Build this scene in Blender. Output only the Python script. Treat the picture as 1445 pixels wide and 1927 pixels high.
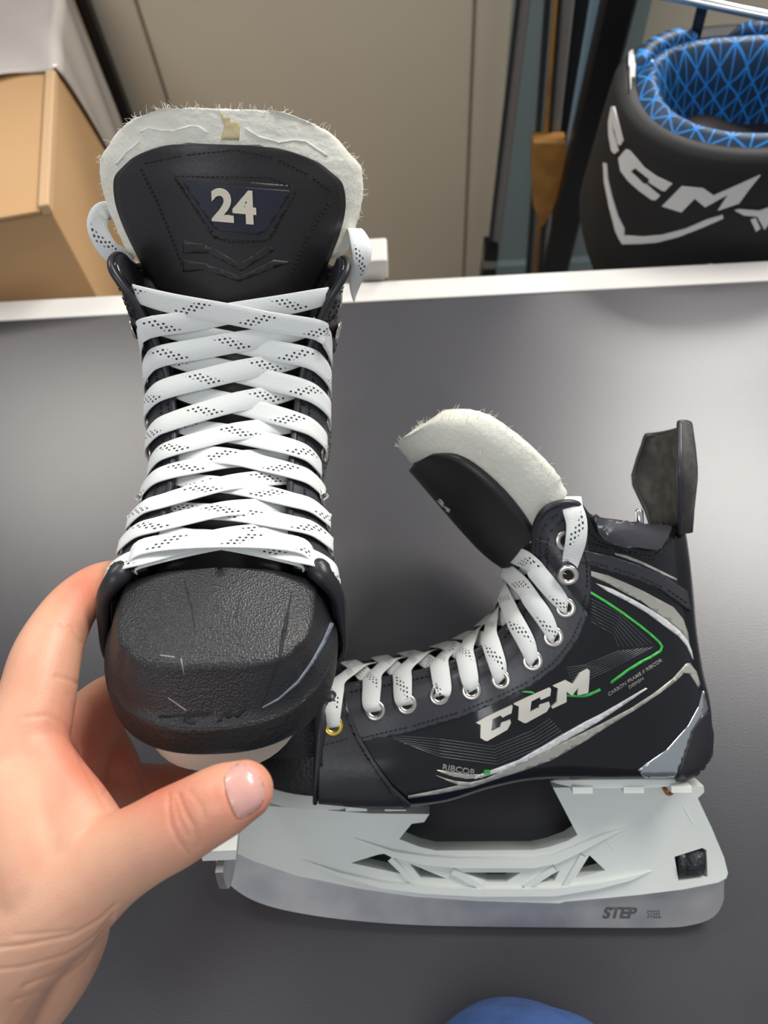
import bpy, bmesh, math, random
from mathutils import Vector, Matrix
from mathutils.bvhtree import BVHTree
from mathutils.geometry import tessellate_polygon
random.seed(4)
SC = bpy.context.scene
COL = SC.collection
for o in list(SC.objects): bpy.data.objects.remove(o)

# ------------------------------------------------------------------ camera, world, lights
F = 1450.0; CX, CY = 722.5, 963.5
H = 0.529; TZ = 0.75; CAMZ = TZ + H
def rayc(px, py): return Vector(((px-CX)/F, -(py-CY)/F, -1.0))
U = Vector((-0.0605, 0.4777, 0.8764)).normalized()
def tabc(px, py, h=0.0):
    r = rayc(px, py); return r*((H-h)/(-r.dot(U)))
ex = (tabc(1445, 530) - tabc(0, 605)).normalized()
ey = U.cross(ex)
RW = Matrix((ex, ey, U))                       # camera -> world rotation
CAM = Vector((0, 0, CAMZ))
def W(vc): return RW @ vc + CAM
def cpt(px, py, d): return W(rayc(px, py)*d)  # world point seen at a pixel, at a depth
def onplane(px, py, co, no):
    d = RW @ rayc(px, py); t = (Vector(co)-CAM).dot(Vector(no))/d.dot(Vector(no)); return CAM + d*t
cam = bpy.data.cameras.new('camera'); camo = bpy.data.objects.new('camera', cam); COL.objects.link(camo)
camo.matrix_world = Matrix.Translation(CAM) @ RW.to_4x4()
cam.sensor_fit = 'VERTICAL'; cam.sensor_height = 36; cam.lens = F/1927*36; cam.clip_start = 0.02
cam.dof.use_dof = True; cam.dof.focus_distance = 0.360; cam.dof.aperture_fstop = 9.5
SC.camera = camo
SC.view_settings.view_transform = 'Standard'; SC.view_settings.look = 'None'
SC.view_settings.gamma = 1; SC.view_settings.exposure = -0.08; SC.view_settings.use_curve_mapping = False
wd = bpy.data.worlds.new('world'); SC.world = wd; wd.use_nodes = True
wd.node_tree.nodes['Background'].inputs[0].default_value = (0.90, 0.94, 1.0, 1)
wd.node_tree.nodes['Background'].inputs[1].default_value = 0.43
def area(name, loc, tgt, sx, sy, power, col):
    l = bpy.data.lights.new(name, 'AREA'); l.shape = 'RECTANGLE'; l.size = sx; l.size_y = sy; l.energy = power; l.color = col
    o = bpy.data.objects.new(name, l); COL.objects.link(o); o.location = loc
    o.rotation_euler = (Vector(tgt)-Vector(loc)).to_track_quat('-Z', 'Y').to_euler(); return o
area('ceiling_or_fill_lamp', (1.15, 1.3, 2.7), (0.1, 0.2, .75), 1.0, 0.5, 44, (1, .965, .92))
area('ceiling_or_fill_lamp', (1.35, 2.5, 2.4), (0.3, 0.4, .75), 0.8, 0.5, 46, (1, .96, .91))
area('ceiling_or_fill_lamp', (-1.2, 1.7, 2.7), (-0.1, 0.2, .75), 1.0, 0.4, 24, (1, .94, .86))
area('ceiling_or_fill_lamp', (-0.7, -1.0, 2.7), (-0.2, 0.8, .75), 1.2, 0.6, 13, (.92, .95, 1))  # front fill, added behind the camera to brighten the wall and left side

# ------------------------------------------------------------------ materials
def mat(name, col, rough=.5, metal=0, bump=None, noise=None, coat=0, sss=0, spec=.5, sheen=0):
    m = bpy.data.materials.new(name); m.use_nodes = True; nt = m.node_tree; b = nt.nodes['Principled BSDF']
    b.inputs['Base Color'].default_value = (*col, 1); b.inputs['Roughness'].default_value = rough
    b.inputs['Metallic'].default_value = metal; b.inputs['Coat Weight'].default_value = coat
    b.inputs['Specular IOR Level'].default_value = spec; b.inputs['Sheen Weight'].default_value = sheen
    if sss:
        b.inputs['Subsurface Weight'].default_value = sss; b.inputs['Subsurface Radius'].default_value = (1, .35, .2)
        b.inputs['Subsurface Scale'].default_value = .004
    tc = nt.nodes.new('ShaderNodeTexCoord')
    if bump:
        sc, st, kind = bump
        t = nt.nodes.new('ShaderNodeTexVoronoi' if kind == 'v' else 'ShaderNodeTexNoise')
        t.inputs['Scale'].default_value = sc
        if kind == 'n': t.inputs['Detail'].default_value = 6
        nt.links.new(tc.outputs['Object'], t.inputs['Vector'])
        bp = nt.nodes.new('ShaderNodeBump'); bp.inputs['Strength'].default_value = st; bp.inputs['Distance'].default_value = .0006
        nt.links.new(t.outputs[0], bp.inputs['Height']); nt.links.new(bp.outputs[0], b.inputs['Normal'])
    if noise:
        sc, c2, lo, hi = noise
        t = nt.nodes.new('ShaderNodeTexNoise'); t.inputs['Scale'].default_value = sc; t.inputs['Detail'].default_value = 5
        nt.links.new(tc.outputs['Object'], t.inputs['Vector'])
        r = nt.nodes.new('ShaderNodeValToRGB'); r.color_ramp.elements[0].position = lo; r.color_ramp.elements[1].position = hi
        r.color_ramp.elements[0].color = (*col, 1); r.color_ramp.elements[1].color = (*c2, 1)
        nt.links.new(t.outputs[0], r.inputs[0]); nt.links.new(r.outputs[0], b.inputs['Base Color'])
    return m
M = {}
M['table'] = mat('table_laminate', (.036, .034, .041), .33, bump=(900, .12, 'n'), noise=(9, (.026, .0245, .030), .55, .75), spec=.8)
M['trim'] = mat('white_trim', (.78, .75, .70), .4)
M['wall'] = mat('beige_panel', (.80, .70, .53), .6, noise=(3, (.76, .66, .50), .3, .7))
M['seam'] = mat('panel_seam', (.30, .25, .18), .7)
M['floor'] = mat('floor_vinyl', (.30, .29, .27), .5)
M['card'] = mat('cardboard', (.58, .35, .17), .8, noise=(6, (.52, .31, .14), .35, .7), bump=(300, .2, 'n'))
M['cardedge'] = mat('cardboard_edge', (.62, .40, .22), .8)
M['film'] = mat('stretch_film', (.66, .60, .55), .22, noise=(5, (.56, .50, .45), .3, .7), bump=(40, .6, 'n'), coat=.4)
M['blk'] = mat('black_plastic', (.010, .010, .012), .4)
M['teal'] = mat('teal_panel', (.30, .38, .38), .5)
M['teal2'] = mat('pale_teal_base', (.34, .43, .44), .5)
M['lblue'] = mat('light_blue_plastic', (.28, .42, .50), .45)
M['orange'] = mat('amber_wood', (.46, .22, .05), .5, noise=(40, (.34, .15, .03), .4, .7))
M['greyst'] = mat('grey_shaft', (.27, .24, .22), .35)
M['darkst'] = mat('dark_shaft', (.03, .035, .04), .3)
M['chrome'] = mat('chrome', (.7, .7, .7), .18, 1)
M['white'] = mat('white_print', (.72, .70, .68), .5)
M['gear'] = mat('black_nylon', (.011, .010, .011), .62, bump=(700, .35, 'n'))
M['gearin'] = mat('brown_black_leather', (.045, .036, .030), .38, noise=(16, (.02, .018, .017), .4, .65))
M['leather'] = mat('black_leather', (.020, .020, .024), .38, bump=(260, .18, 'n'))
M['leathers'] = mat('satin_black_synthetic', (.034, .034, .042), .36, bump=(500, .12, 'n'))
M['quarter'] = mat('gloss_carbon', (.006, .007, .009), .20, coat=.25, spec=.35, bump=(120, .03, 'n'))
M['lining'] = mat('dark_lining', (.012, .012, .016), .85, bump=(900, .3, 'n'))
M['navy'] = mat('navy_badge', (.012, .014, .030), .5, bump=(900, .15, 'n'))
M['tongue'] = mat('tongue_leather', (.016, .014, .015), .42, bump=(330, .2, 'n'))
M['stitch'] = mat('stitching', (.006, .006, .007), .8)
M['cap'] = mat('toe_rubber', (.014, .015, .018), .40, bump=(1100, .45, 'v'), noise=(30, (.024, .023, .024), .5, .8))
M['rim'] = mat('toe_rim_rubber', (.013, .012, .012), .47, bump=(480, .5, 'v'))
M['scuff'] = mat('scuffed_rubber', (.17, .20, .24), .5)
M['gouge'] = mat('cut_mark', (.004, .004, .005), .7)
M['plast'] = mat('white_holder_plastic', (.74, .77, .72), .35, noise=(12, (.66, .69, .64), .45, .75))
M['beige'] = mat('worn_plate', (.70, .58, .47), .5)
M['steel'] = mat('blade_steel', (.50, .48, .47), .46, .85, noise=(25, (.33, .33, .345), .35, .7))
M['etch'] = mat('etched_steel', (.10, .095, .095), .5, .3)
M['ring'] = mat('nickel_eyelet', (.66, .61, .55), .24, 1)
M['brass'] = mat('worn_brass_eyelet', (.75, .55, .12), .3, 1)
M['silver'] = mat('silver_stripe', (.42, .41, .36), .3, .25)
M['wstripe'] = mat('white_stripe', (.62, .63, .62), .35)
M['logo'] = mat('raised_logo', (.62, .60, .53), .4)
M['green'] = mat('green_line', (.05, .42, .07), .4)
M['pin'] = mat('dark_pinstripe', (.050, .054, .064), .35)
M['greyt'] = mat('grey_print', (.26, .25, .24), .45)
M['mirror'] = mat('mirrored_heel_plastic', (.50, .54, .56), .12, .85, bump=(30, .3, 'n'))
M['guard'] = mat('guard_fabric', (.045, .040, .038), .75, bump=(900, .6, 'n'), noise=(120, (.09, .08, .075), .4, .7))
M['felt'] = mat('white_felt', (.80, .78, .68), .95, bump=(420, .8, 'n'), noise=(26, (.70, .64, .48), .50, .80), sheen=.3)
M['stain'] = mat('yellow_stain', (.66, .56, .32), .9, bump=(400, .6, 'n'))
M['lthread'] = mat('white_thread', (.86, .86, .84), .9)
M['num'] = mat('raised_number', (.70, .64, .52), .6)
M['denim'] = mat('denim', (.030, .075, .22), .9, bump=(900, .5, 'n'), noise=(60, (.02, .05, .15), .4, .7))
M['dthread'] = mat('denim_thread', (.012, .03, .10), .8)
M['copper'] = mat('copper_rivet', (.55, .22, .10), .35, .9)
M['nail'] = mat('fingernail', (.66, .36, .31), .28, sss=.25, coat=.3)
M['knurl'] = mat('knurled_rubber', (.02, .021, .026), .45, bump=(500, 1.0, 'v'))

def lace_mat():
    m = mat('lace_cotton', (.74, .76, .74), .85, bump=(1200, .35, 'n')); nt = m.node_tree; b = nt.nodes['Principled BSDF']
    uv = nt.nodes.new('ShaderNodeUVMap'); sp = nt.nodes.new('ShaderNodeSeparateXYZ'); nt.links.new(uv.outputs[0], sp.inputs[0])
    def mt(op, a, b_=None, c=None):
        n = nt.nodes.new('ShaderNodeMath'); n.operation = op
        for k, x in enumerate((a, b_, c)):
            if x is None: continue
            if isinstance(x, (int, float)): n.inputs[k].default_value = x
            else: nt.links.new(x, n.inputs[k])
        return n.outputs[0]
    u, v = sp.outputs[0], sp.outputs[1]            # millimetres
    row = mt('FLOOR', mt('DIVIDE', v, 1.9))
    a = mt('FRACT', mt('ADD', mt('DIVIDE', u, 2.7), mt('MULTIPLY', row, .38)))
    d1 = mt('LESS_THAN', a, .46)
    d2 = mt('LESS_THAN', mt('FRACT', mt('DIVIDE', v, 1.9)), .52)
    band = mt('LESS_THAN', mt('FRACT', mt('DIVIDE', mt('ADD', u, mt('MULTIPLY', v, 1.7)), 33.0)), .24)
    ins = mt('MULTIPLY', mt('GREATER_THAN', v, 1.2), mt('LESS_THAN', v, 9.6))
    msk = mt('MULTIPLY', mt('MULTIPLY', d1, d2), mt('MULTIPLY', band, ins))
    mx = nt.nodes.new('ShaderNodeMix'); mx.data_type = 'RGBA'; nt.links.new(msk, mx.inputs[0])
    mx.inputs[6].default_value = (.74, .76, .74, 1); mx.inputs[7].default_value = (.02, .02, .025, 1)
    nt.links.new(mx.outputs[2], b.inputs['Base Color']); return m
M['lace'] = lace_mat()
def skin_mat():
    m = mat('skin', (.68, .40, .29), .46, sss=.35, bump=(1300, .13, 'v')); nt = m.node_tree; b = nt.nodes['Principled BSDF']
    at = nt.nodes.new('ShaderNodeAttribute'); at.attribute_name = 'flush'
    nz = nt.nodes.new('ShaderNodeTexNoise'); nz.inputs['Scale'].default_value = 70; nz.inputs['Detail'].default_value = 5
    tc = nt.nodes.new('ShaderNodeTexCoord'); nt.links.new(tc.outputs['Object'], nz.inputs['Vector'])
    ad = nt.nodes.new('ShaderNodeMath'); ad.operation = 'MULTIPLY_ADD'; ad.inputs[1].default_value = .7
    nt.links.new(nz.outputs[0], ad.inputs[0]); sb = nt.nodes.new('ShaderNodeMath'); sb.operation = 'SUBTRACT'; sb.inputs[1].default_value = .30
    nt.links.new(at.outputs['Fac'], sb.inputs[0]); nt.links.new(sb.outputs[0], ad.inputs[2])
    r = nt.nodes.new('ShaderNodeValToRGB'); r.color_ramp.elements[0].color = (.73, .405, .265, 1); r.color_ramp.elements[1].color = (.66, .22, .14, 1)
    nt.links.new(ad.outputs[0], r.inputs[0]); nt.links.new(r.outputs[0], b.inputs['Base Color']); return m
M['skin'] = skin_mat()
def honey_mat():
    # printed triangle lattice of blue lines on near-black lining
    m = mat('blue_lattice_lining', (.01, .02, .04), .5); nt = m.node_tree; b = nt.nodes['Principled BSDF']
    uv = nt.nodes.new('ShaderNodeUVMap'); sp = nt.nodes.new('ShaderNodeSeparateXYZ'); nt.links.new(uv.outputs[0], sp.inputs[0])
    def mt(op, a, b_=None):
        n = nt.nodes.new('ShaderNodeMath'); n.operation = op
        for k, x in enumerate((a, b_)):
            if x is None: continue
            if isinstance(x, (int, float)): n.inputs[k].default_value = x
            else: nt.links.new(x, n.inputs[k])
        return n.outputs[0]
    u, v = sp.outputs[0], sp.outputs[1]; outs = []
    for ang in (0, 60, 120):
        c, s = math.cos(math.radians(ang)), math.sin(math.radians(ang))
        t = mt('ADD', mt('MULTIPLY', u, c), mt('MULTIPLY', v, s))
        f = mt('ABSOLUTE', mt('SUBTRACT', mt('FRACT', mt('DIVIDE', t, 19.0)), .5))
        outs.append(mt('GREATER_THAN', f, .45))
    k = mt('MAXIMUM', mt('MAXIMUM', outs[0], outs[1]), outs[2])
    mx = nt.nodes.new('ShaderNodeMix'); mx.data_type = 'RGBA'; nt.links.new(k, mx.inputs[0])
    mx.inputs[6].default_value = (.010, .035, .075, 1); mx.inputs[7].default_value = (.02, .25, .70, 1)
    nt.links.new(mx.outputs[2], b.inputs['Base Color']); return m
M['honey'] = honey_mat()

# ------------------------------------------------------------------ helpers
def obj(name, bm, m, parent=None, smooth=True, mods=(), xf=None):
    if xf is not None:
        bmesh.ops.transform(bm, matrix=xf, verts=bm.verts)
        if xf.determinant() < 0: bmesh.ops.reverse_faces(bm, faces=bm.faces)
    me = bpy.data.meshes.new(name); bm.to_mesh(me)
    o = bpy.data.objects.new(name, me); COL.objects.link(o)
    for mm in (m if isinstance(m, (list, tuple)) else [m]): me.materials.append(M[mm])
    if smooth:
        me.shade_smooth()
        if smooth == 'auto':
            me.set_sharp_from_angle(angle=math.radians(38))
    if parent: o.parent = parent
    for t, kw in mods:
        md = o.modifiers.new(t, t)
        for k, v in kw.items(): setattr(md, k, v)
    return o
def tag(o, label=None, cat=None, group=None, kind=None):
    if label: o['label'] = label
    if cat: o['category'] = cat
    if group: o['group'] = group
    if kind: o['kind'] = kind
    return o
def empty(name, mw, label, cat, group=None):
    o = bpy.data.objects.new(name, None); COL.objects.link(o); o.empty_display_size = .02
    o.matrix_world = mw; return tag(o, label, cat, group)
def grid(bm, rows, closed=False, uvs=None, mi=0):
    vs = [[bm.verts.new(p) for p in r] for r in rows]; n = len(rows[0])
    uvl = bm.loops.layers.uv.verify() if uvs else None
    for i in range(len(rows)-1):
        for j in range(n if closed else n-1):
            k = (j+1) % n
            try: f = bm.faces.new((vs[i][j], vs[i+1][j], vs[i+1][k], vs[i][k]))
            except ValueError: continue
            f.material_index = mi
            if uvs:
                for lp, (a, b) in zip(f.loops, ((i, j), (i+1, j), (i+1, k), (i, k))): lp[uvl].uv = uvs[a][b]
    return vs
def cr(pts, n):
    """Catmull-Rom through pts (tuples of floats), n samples per span"""
    P = [tuple(p) for p in pts]; P = [tuple(2*a-b for a, b in zip(P[0], P[1]))] + P + [tuple(2*a-b for a, b in zip(P[-1], P[-2]))]
    out = []
    for i in range(1, len(P)-2):
        for k in range(n):
            t = k/n
            out.append(tuple(.5*(2*b+(c-a)*t+(2*a-5*b+4*c-d)*t*t+(-a+3*b-3*c+d)*t**3) for a, b, c, d in zip(P[i-1], P[i], P[i+1], P[i+2])))
    out.append(P[-2]); return out
def tube(bm, pts, rad, seg=10, cap=True, mi=0):
    pts = [Vector(p) for p in pts]; n = len(pts)
    rad = rad if isinstance(rad, (list, tuple)) else [rad]*n
    t0 = (pts[1]-pts[0]).normalized(); nn = t0.orthogonal().normalized(); rows = []
    def ring(c, t, nn, r): 
        b = t.cross(nn); return [c + (nn*math.cos(a)+b*math.sin(a))*r for a in [2*math.pi*k/seg for k in range(seg)]]
    for i in range(n):
        t = (pts[min(i+1, n-1)]-pts[max(i-1, 0)]).normalized()
        nn = (nn - t*nn.dot(t)).normalized()
        if cap and i == 0:
            for a in (80, 55, 28): rows.append(ring(pts[0]-t*rad[0]*math.sin(math.radians(a)), t, nn, rad[0]*math.cos(math.radians(a))))
        rows.append(ring(pts[i], t, nn, rad[i]))
        if cap and i == n-1:
            for a in (28, 55, 80): rows.append(ring(pts[i]+t*rad[i]*math.sin(math.radians(a)), t, nn, rad[i]*math.cos(math.radians(a))))
    vs = grid(bm, rows, True, mi=mi)
    if cap:
        for r in (vs[0][::-1], vs[-1]):
            f = bm.faces.new(r); f.material_index = mi
    return vs
def box(bm, lo, hi, mi=0):
    g = bmesh.ops.create_cube(bm, size=1)['verts']
    for v in g: v.co = Vector([lo[k] + (v.co[k]+.5)*(hi[k]-lo[k]) for k in range(3)])
    for f in {f for v in g for f in v.link_faces}: f.material_index = mi
    return g
def flat2d(polys, step):
    """2D polygons (first outer, rest holes) -> bmesh in XY, cut on a grid"""
    bm = bmesh.new(); vl = [[Vector((x, y, 0)) for x, y in p] for p in polys]
    flat = [v for p in vl for v in p]; vs = [bm.verts.new(v) for v in flat]
    for t in tessellate_polygon(vl):
        try: bm.faces.new([vs[i] for i in t])
        except ValueError: pass
    if step:
        for ax in (0, 1):
            lo = min(v[ax] for v in flat); hi = max(v[ax] for v in flat); k = math.ceil((lo+1e-4)/step)*step
            while k < hi-1e-4:
                co = Vector((0, 0, 0)); no = Vector((0, 0, 0)); co[ax] = k; no[ax] = 1
                bmesh.ops.bisect_plane(bm, geom=bm.verts[:]+bm.edges[:]+bm.faces[:], dist=1e-5, plane_co=co, plane_no=no); k += step
    return bm
def cpos(Mi): return Mi @ CAM
def pdir(Mi, px, py): return (Mi.to_3x3() @ (RW @ rayc(px, py))).normalized()
def decal(bm2, bvh, Mi, off, skirt=.5, fallback_y=35, ymin=-1e9, sc_=None):
    """map a pixel-space flat bmesh onto a surface; gives it a thickness by a skirt"""
    cp = cpos(Mi); base = {}
    for v in bm2.verts:
        d = pdir(Mi, v.co.x, v.co.y); h = bvh.ray_cast(cp, d)
        if h[0] is None or h[0].y < ymin:
            t0 = t1 = 0; bd = 1e9; L_ = (sc_ if sc_ else 1.0)
            for k in range(100, 800, 6):
                q = bvh.find_nearest(cp+d*(k*L_))
                if q[3] < bd and q[0].y >= ymin: bd = q[3]; h = q
        n = h[1] if h[1].dot(d) < 0 else -h[1]
        base[v] = (h[0], n)
    for v, (p, n) in base.items(): v.co = p+n*off
    bmesh.ops.recalc_face_normals(bm2, faces=bm2.faces)
    fs = bm2.faces[:]
    if sum((f.normal.dot(base[f.verts[0]][1]))*f.calc_area() for f in fs) < 0: bmesh.ops.reverse_faces(bm2, faces=fs)
    ed = [e for e in bm2.edges if len(e.link_faces) == 1]
    low = {}
    for e in ed:
        for v in e.verts:
            if v not in low: p, n = base[v]; low[v] = bm2.verts.new(p+n*(off-skirt))
    for e in ed:
        a, b = e.verts; lp = e.link_faces[0]; vv = list(lp.verts); i = vv.index(a)
        if vv[(i+1) % len(vv)] is b: a, b = b, a
        try: bm2.faces.new((a, b, low[b], low[a]))
        except ValueError: pass
    return bm2
def crop(o, s, pts): return [(o[0]+x/s, o[1]+y/s) for x, y in pts]
def stroke(pts, w, w2=None):
    """polyline -> thin polygon of width w (tapering to w2)"""
    P = [Vector(p) for p in pts]; n = len(P); L, R_ = [], []
    for i, p in enumerate(P):
        t = (P[min(i+1, n-1)]-P[max(i-1, 0)]).normalized(); nn = Vector((-t.y, t.x)); ww = (w if w2 is None else w+(w2-w)*i/(n-1))/2
        L.append(tuple(p+nn*ww)); R_.append(tuple(p-nn*ww))
    return L+R_[::-1]
def merge(bms):
    bm = bmesh.new()
    for b, mi in bms:
        me = bpy.data.meshes.new('t'); b.to_mesh(me); n = len(bm.faces); bm.from_mesh(me); bpy.data.meshes.remove(me)
        bm.faces.ensure_lookup_table()
        if mi is not None:
            for f in bm.faces[n:]: f.material_index = mi
    return bm
def text2d(s, org, xv, yv, bold=0.0, step=2.0, spacing=1.0):
    """text outline placed in pixel space: org = lower left, xv = px per em along, yv = px per em up"""
    cu = bpy.data.curves.new('t', 'FONT'); cu.body = s; cu.size = 1; cu.offset = bold; cu.fill_mode = 'FRONT'; cu.resolution_u = 5; cu.space_character = spacing
    o = bpy.data.objects.new('t', cu); me = bpy.data.meshes.new_from_object(o)
    bm = bmesh.new(); bm.from_mesh(me)
    for v in bm.verts: v.co = Vector((org[0]+v.co.x*xv[0]+v.co.y*yv[0], org[1]+v.co.x*xv[1]+v.co.y*yv[1], 0))
    bmesh.ops.remove_doubles(bm, verts=bm.verts, dist=1e-4)
    bpy.data.objects.remove(o); bpy.data.curves.remove(cu); bpy.data.meshes.remove(me)
    for ax in (0, 1):
        c = [v.co[ax] for v in bm.verts]; k = math.ceil(min(c)/step)*step; hi = max(c)
        while k < hi:
            co = Vector((0, 0, 0)); no = Vector((0, 0, 0)); co[ax] = k; no[ax] = 1
            bmesh.ops.bisect_plane(bm, geom=bm.verts[:]+bm.edges[:]+bm.faces[:], dist=1e-5, plane_co=co, plane_no=no); k += step
    return bm
MM = Matrix.Scale(.001, 4)

# ------------------------------------------------------------------ setting
E0, E1 = W(tabc(0, 605)), W(tabc(1445, 530)); EY = E0.y                # far edge of the table
bm = bmesh.new(); box(bm, (-1.1, -.62, TZ-.03), (1.3, EY, TZ)); tb = empty('table', Matrix.Translation((0, -.05, 0)), 'dark grey laminate table with a white far edge strip', 'table')
def addp(name, bm, m, root, **k):
    o = obj(name, bm, m, None, **k); o.parent = root; o.matrix_parent_inverse = root.matrix_world.inverted(); return o
addp('tabletop', bm, 'table', tb, smooth=False)
bm = bmesh.new(); box(bm, (-1.1, EY, TZ-.032), (1.3, EY+.024, TZ+.0015)); addp('edge_strip', bm, 'trim', tb, smooth=False, mods=[('BEVEL', dict(width=.001, segments=2))])
for x, y in ((-1.05, -.57), (1.25, -.57), (-1.05, EY-.06), (1.25, EY-.06)):
    bm = bmesh.new(); box(bm, (x-.025, y-.025, 0), (x+.025, y+.025, TZ-.03)); addp('leg', bm, 'blk', tb, smooth=False)
bm = bmesh.new(); box(bm, (-3, -3, -.05), (3, 3, 0)); tag(obj('floor', bm, 'floor', smooth=False), kind='structure')
WY = EY+.50
bm = bmesh.new(); box(bm, (-3, WY, 0), (3, WY+.04, 1.05)); tag(obj('wall_back', bm, 'wall', smooth=False), kind='structure')
def wp(px, py, y=None): return onplane(px, py, (0, WY if y is None else y, 0), (0, 1, 0))
def slab(pxs, y, th, m, name=None, bev=.001):
    """upright piece traced as a polygon on the plane y, with real thickness th behind it"""
    bm = bmesh.new(); P = [wp(a, b, y) for a, b in pxs]
    a = [bm.verts.new(p) for p in P]; b = [bm.verts.new(p+Vector((0, th, 0))) for p in P]; n = len(P)
    bm.faces.new(a); bm.faces.new(b[::-1])
    for i in range(n): bm.faces.new((a[i], b[i], b[(i+1) % n], a[(i+1) % n]))
    bmesh.ops.recalc_face_normals(bm, faces=bm.faces); return bm
def pole(x0y0, x1y1, y, r, m, name, root=None, ext=0.0):
    pass
k = 0
for a, b in (((255, 0), (320, 200)), ((893, 0), (872, 520))):
    k += 1; top, bot = wp(*a), wp(*b); xm = (top.x+bot.x)/2
    bm = bmesh.new(); box(bm, (xm-.0022, WY-.0016, 0), (xm+.0022, WY+.001, 1.05)); tag(obj('trim_%d' % k, bm, 'seam', smooth=False), kind='structure')
# teal panel and its pale base, standing against the wall behind the sticks
a = wp(952, 300); b = wp(1150, 300)
bm = bmesh.new(); box(bm, (a.x-.01, WY-.02, 0), (b.x, WY, 1.05)); tag(obj('trim_3', bm, 'teal', smooth=False), kind='structure')
zb = wp(960, 497, WY-.03).z
bm = bmesh.new(); box(bm, (a.x-.012, WY-.034, 0), (b.x+.002, WY-.02, zb)); tag(obj('trim_4', bm, 'teal2', smooth=False), kind='structure')
# ------------------------------------------------------------------ box
BYF = EY+.056; TX = .0
c1 = wp(180, 577, BYF); 
def solve_top():
    best = None
    for i in range(400):
        z = TZ+i*.001; p = Vector((c1.x, BYF, z)); q = RW.transposed() @ (p-CAM); py = CY-F*q.y/(-q.z); px = CX+F*q.x/(-q.z)
        if best is None or abs(py-395) < best[0]: best = (abs(py-395), z, px)
    return best
BT = solve_top()[1]; print('box top', BT, solve_top()[2])
def proj(p):
    q = RW.transposed() @ (Vector(p)-CAM); return CX+F*q.x/(-q.z), CY-F*q.y/(-q.z)
P1 = onplane(95, 395, (0, 0, BT), (0, 0, 1)); P2 = onplane(106, 140, (0, 0, BT), (0, 0, 1))
dv = (P2-P1); dv.z = 0; dv.normalize(); ang = math.atan2(dv.x, dv.y); c1.x = P1.x; c1.y = P1.y; print('box', P1, P2, math.degrees(ang))
LB = min((abs(q[0]-(172+.36*q[1])), L*.001) for L in range(50, 420, 3) for q in [proj((P1.x+dv.x*L*.001, P1.y+dv.y*L*.001, BT))])[1]; print('LB', LB)
bxr = empty('cardboard_box', Matrix.Translation((P1.x, P1.y, 0)) @ Matrix.Rotation(-ang, 4, 'Z'), 'large cardboard box behind the table, its back half wrapped in clear film', 'box')
def bxp(name, bm, m, **k): o = obj(name, bm, m, bxr, **k); return o
bm = bmesh.new(); box(bm, (-.17, 0, 0), (0, LB, BT)); bxp('carton', bm, 'card', smooth=False, mods=[('BEVEL', dict(width=.002, segments=2))])
FL = (P2-P1).length
bm = bmesh.new(); box(bm, (-.17, -.004, BT+.0005), (-.008, FL+.01, BT+.004)); bxp('flap', bm, 'card', smooth=False, mods=[('BEVEL', dict(width=.001, segments=2))])
bm = bmesh.new(); box(bm, (-.0085, -.002, BT-.004), (.0015, FL, BT+.0075)); bxp('folded_edge', bm, 'cardedge', smooth=False, mods=[('BEVEL', dict(width=.002, segments=2))])
bm = bmesh.new(); rows = []; y1 = LB-.022
for i in range(41):
    t = i/40; r = []
    for j in range(25):
        s = j/24
        if t < .5: x = -.17+t*2*.1735; z = BT+.009; y0 = FL-.004+.004*math.sin(t*20)
        else: u = (t-.5)*2; x = .0035+.0012*math.sin(s*11+u*6); z = BT+.009-u*.34; y0 = FL-.004+(y1-FL)*.72*u**.8
        r.append(Vector((x, y0+(y1-y0)*s, z+(.0022*math.sin(t*25+s*9) if t < .5 else 0))))
    rows.append(r)
grid(bm, rows); bxp('stretch_film', bm, 'film', mods=[('SOLIDIFY', dict(thickness=.001))])
bm = bmesh.new(); box(bm, (-.3, LB+.006, 0), (.012, LB+.03, 1.4)); o = obj('black_strip', bm, 'blk', smooth=False); o.matrix_world = bxr.matrix_world.copy(); tag(o, 'narrow black strip between the cardboard box and the wall', 'board')  # thin black slab drawn for the dark line behind the box
# small wall item beside the held skate
p = wp(700, 475, EY+.05); q = wp(727, 475, EY+.05); zt = p.z; w_ = (q.x-p.x)
fx = empty('wall_fitting', Matrix.Translation((p.x, EY+.05, TZ)), 'small blurred white and black fitting at the table edge, right of the held skate', 'fitting')
bm = bmesh.new(); zz = wp(700, 498, EY+.05).z
box(bm, (p.x-.014, EY+.03, zz), (q.x+.001, EY+.06, wp(700, 462, EY+.05).z)); box(bm, (p.x-.014, EY+.035, zz-.008), (q.x-.003, EY+.06, zz)); addp('housing', bm, 'trim', fx, smooth=False, mods=[('BEVEL', dict(width=.002, segments=2))])
bm = bmesh.new(); box(bm, (p.x-.01, EY+.032, wp(700, 560, EY+.05).z), (q.x-.002, EY+.058, zz-.006)); addp('socket_body', bm, 'blk', fx, smooth=False, mods=[('BEVEL', dict(width=.003, segments=2))])

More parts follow.
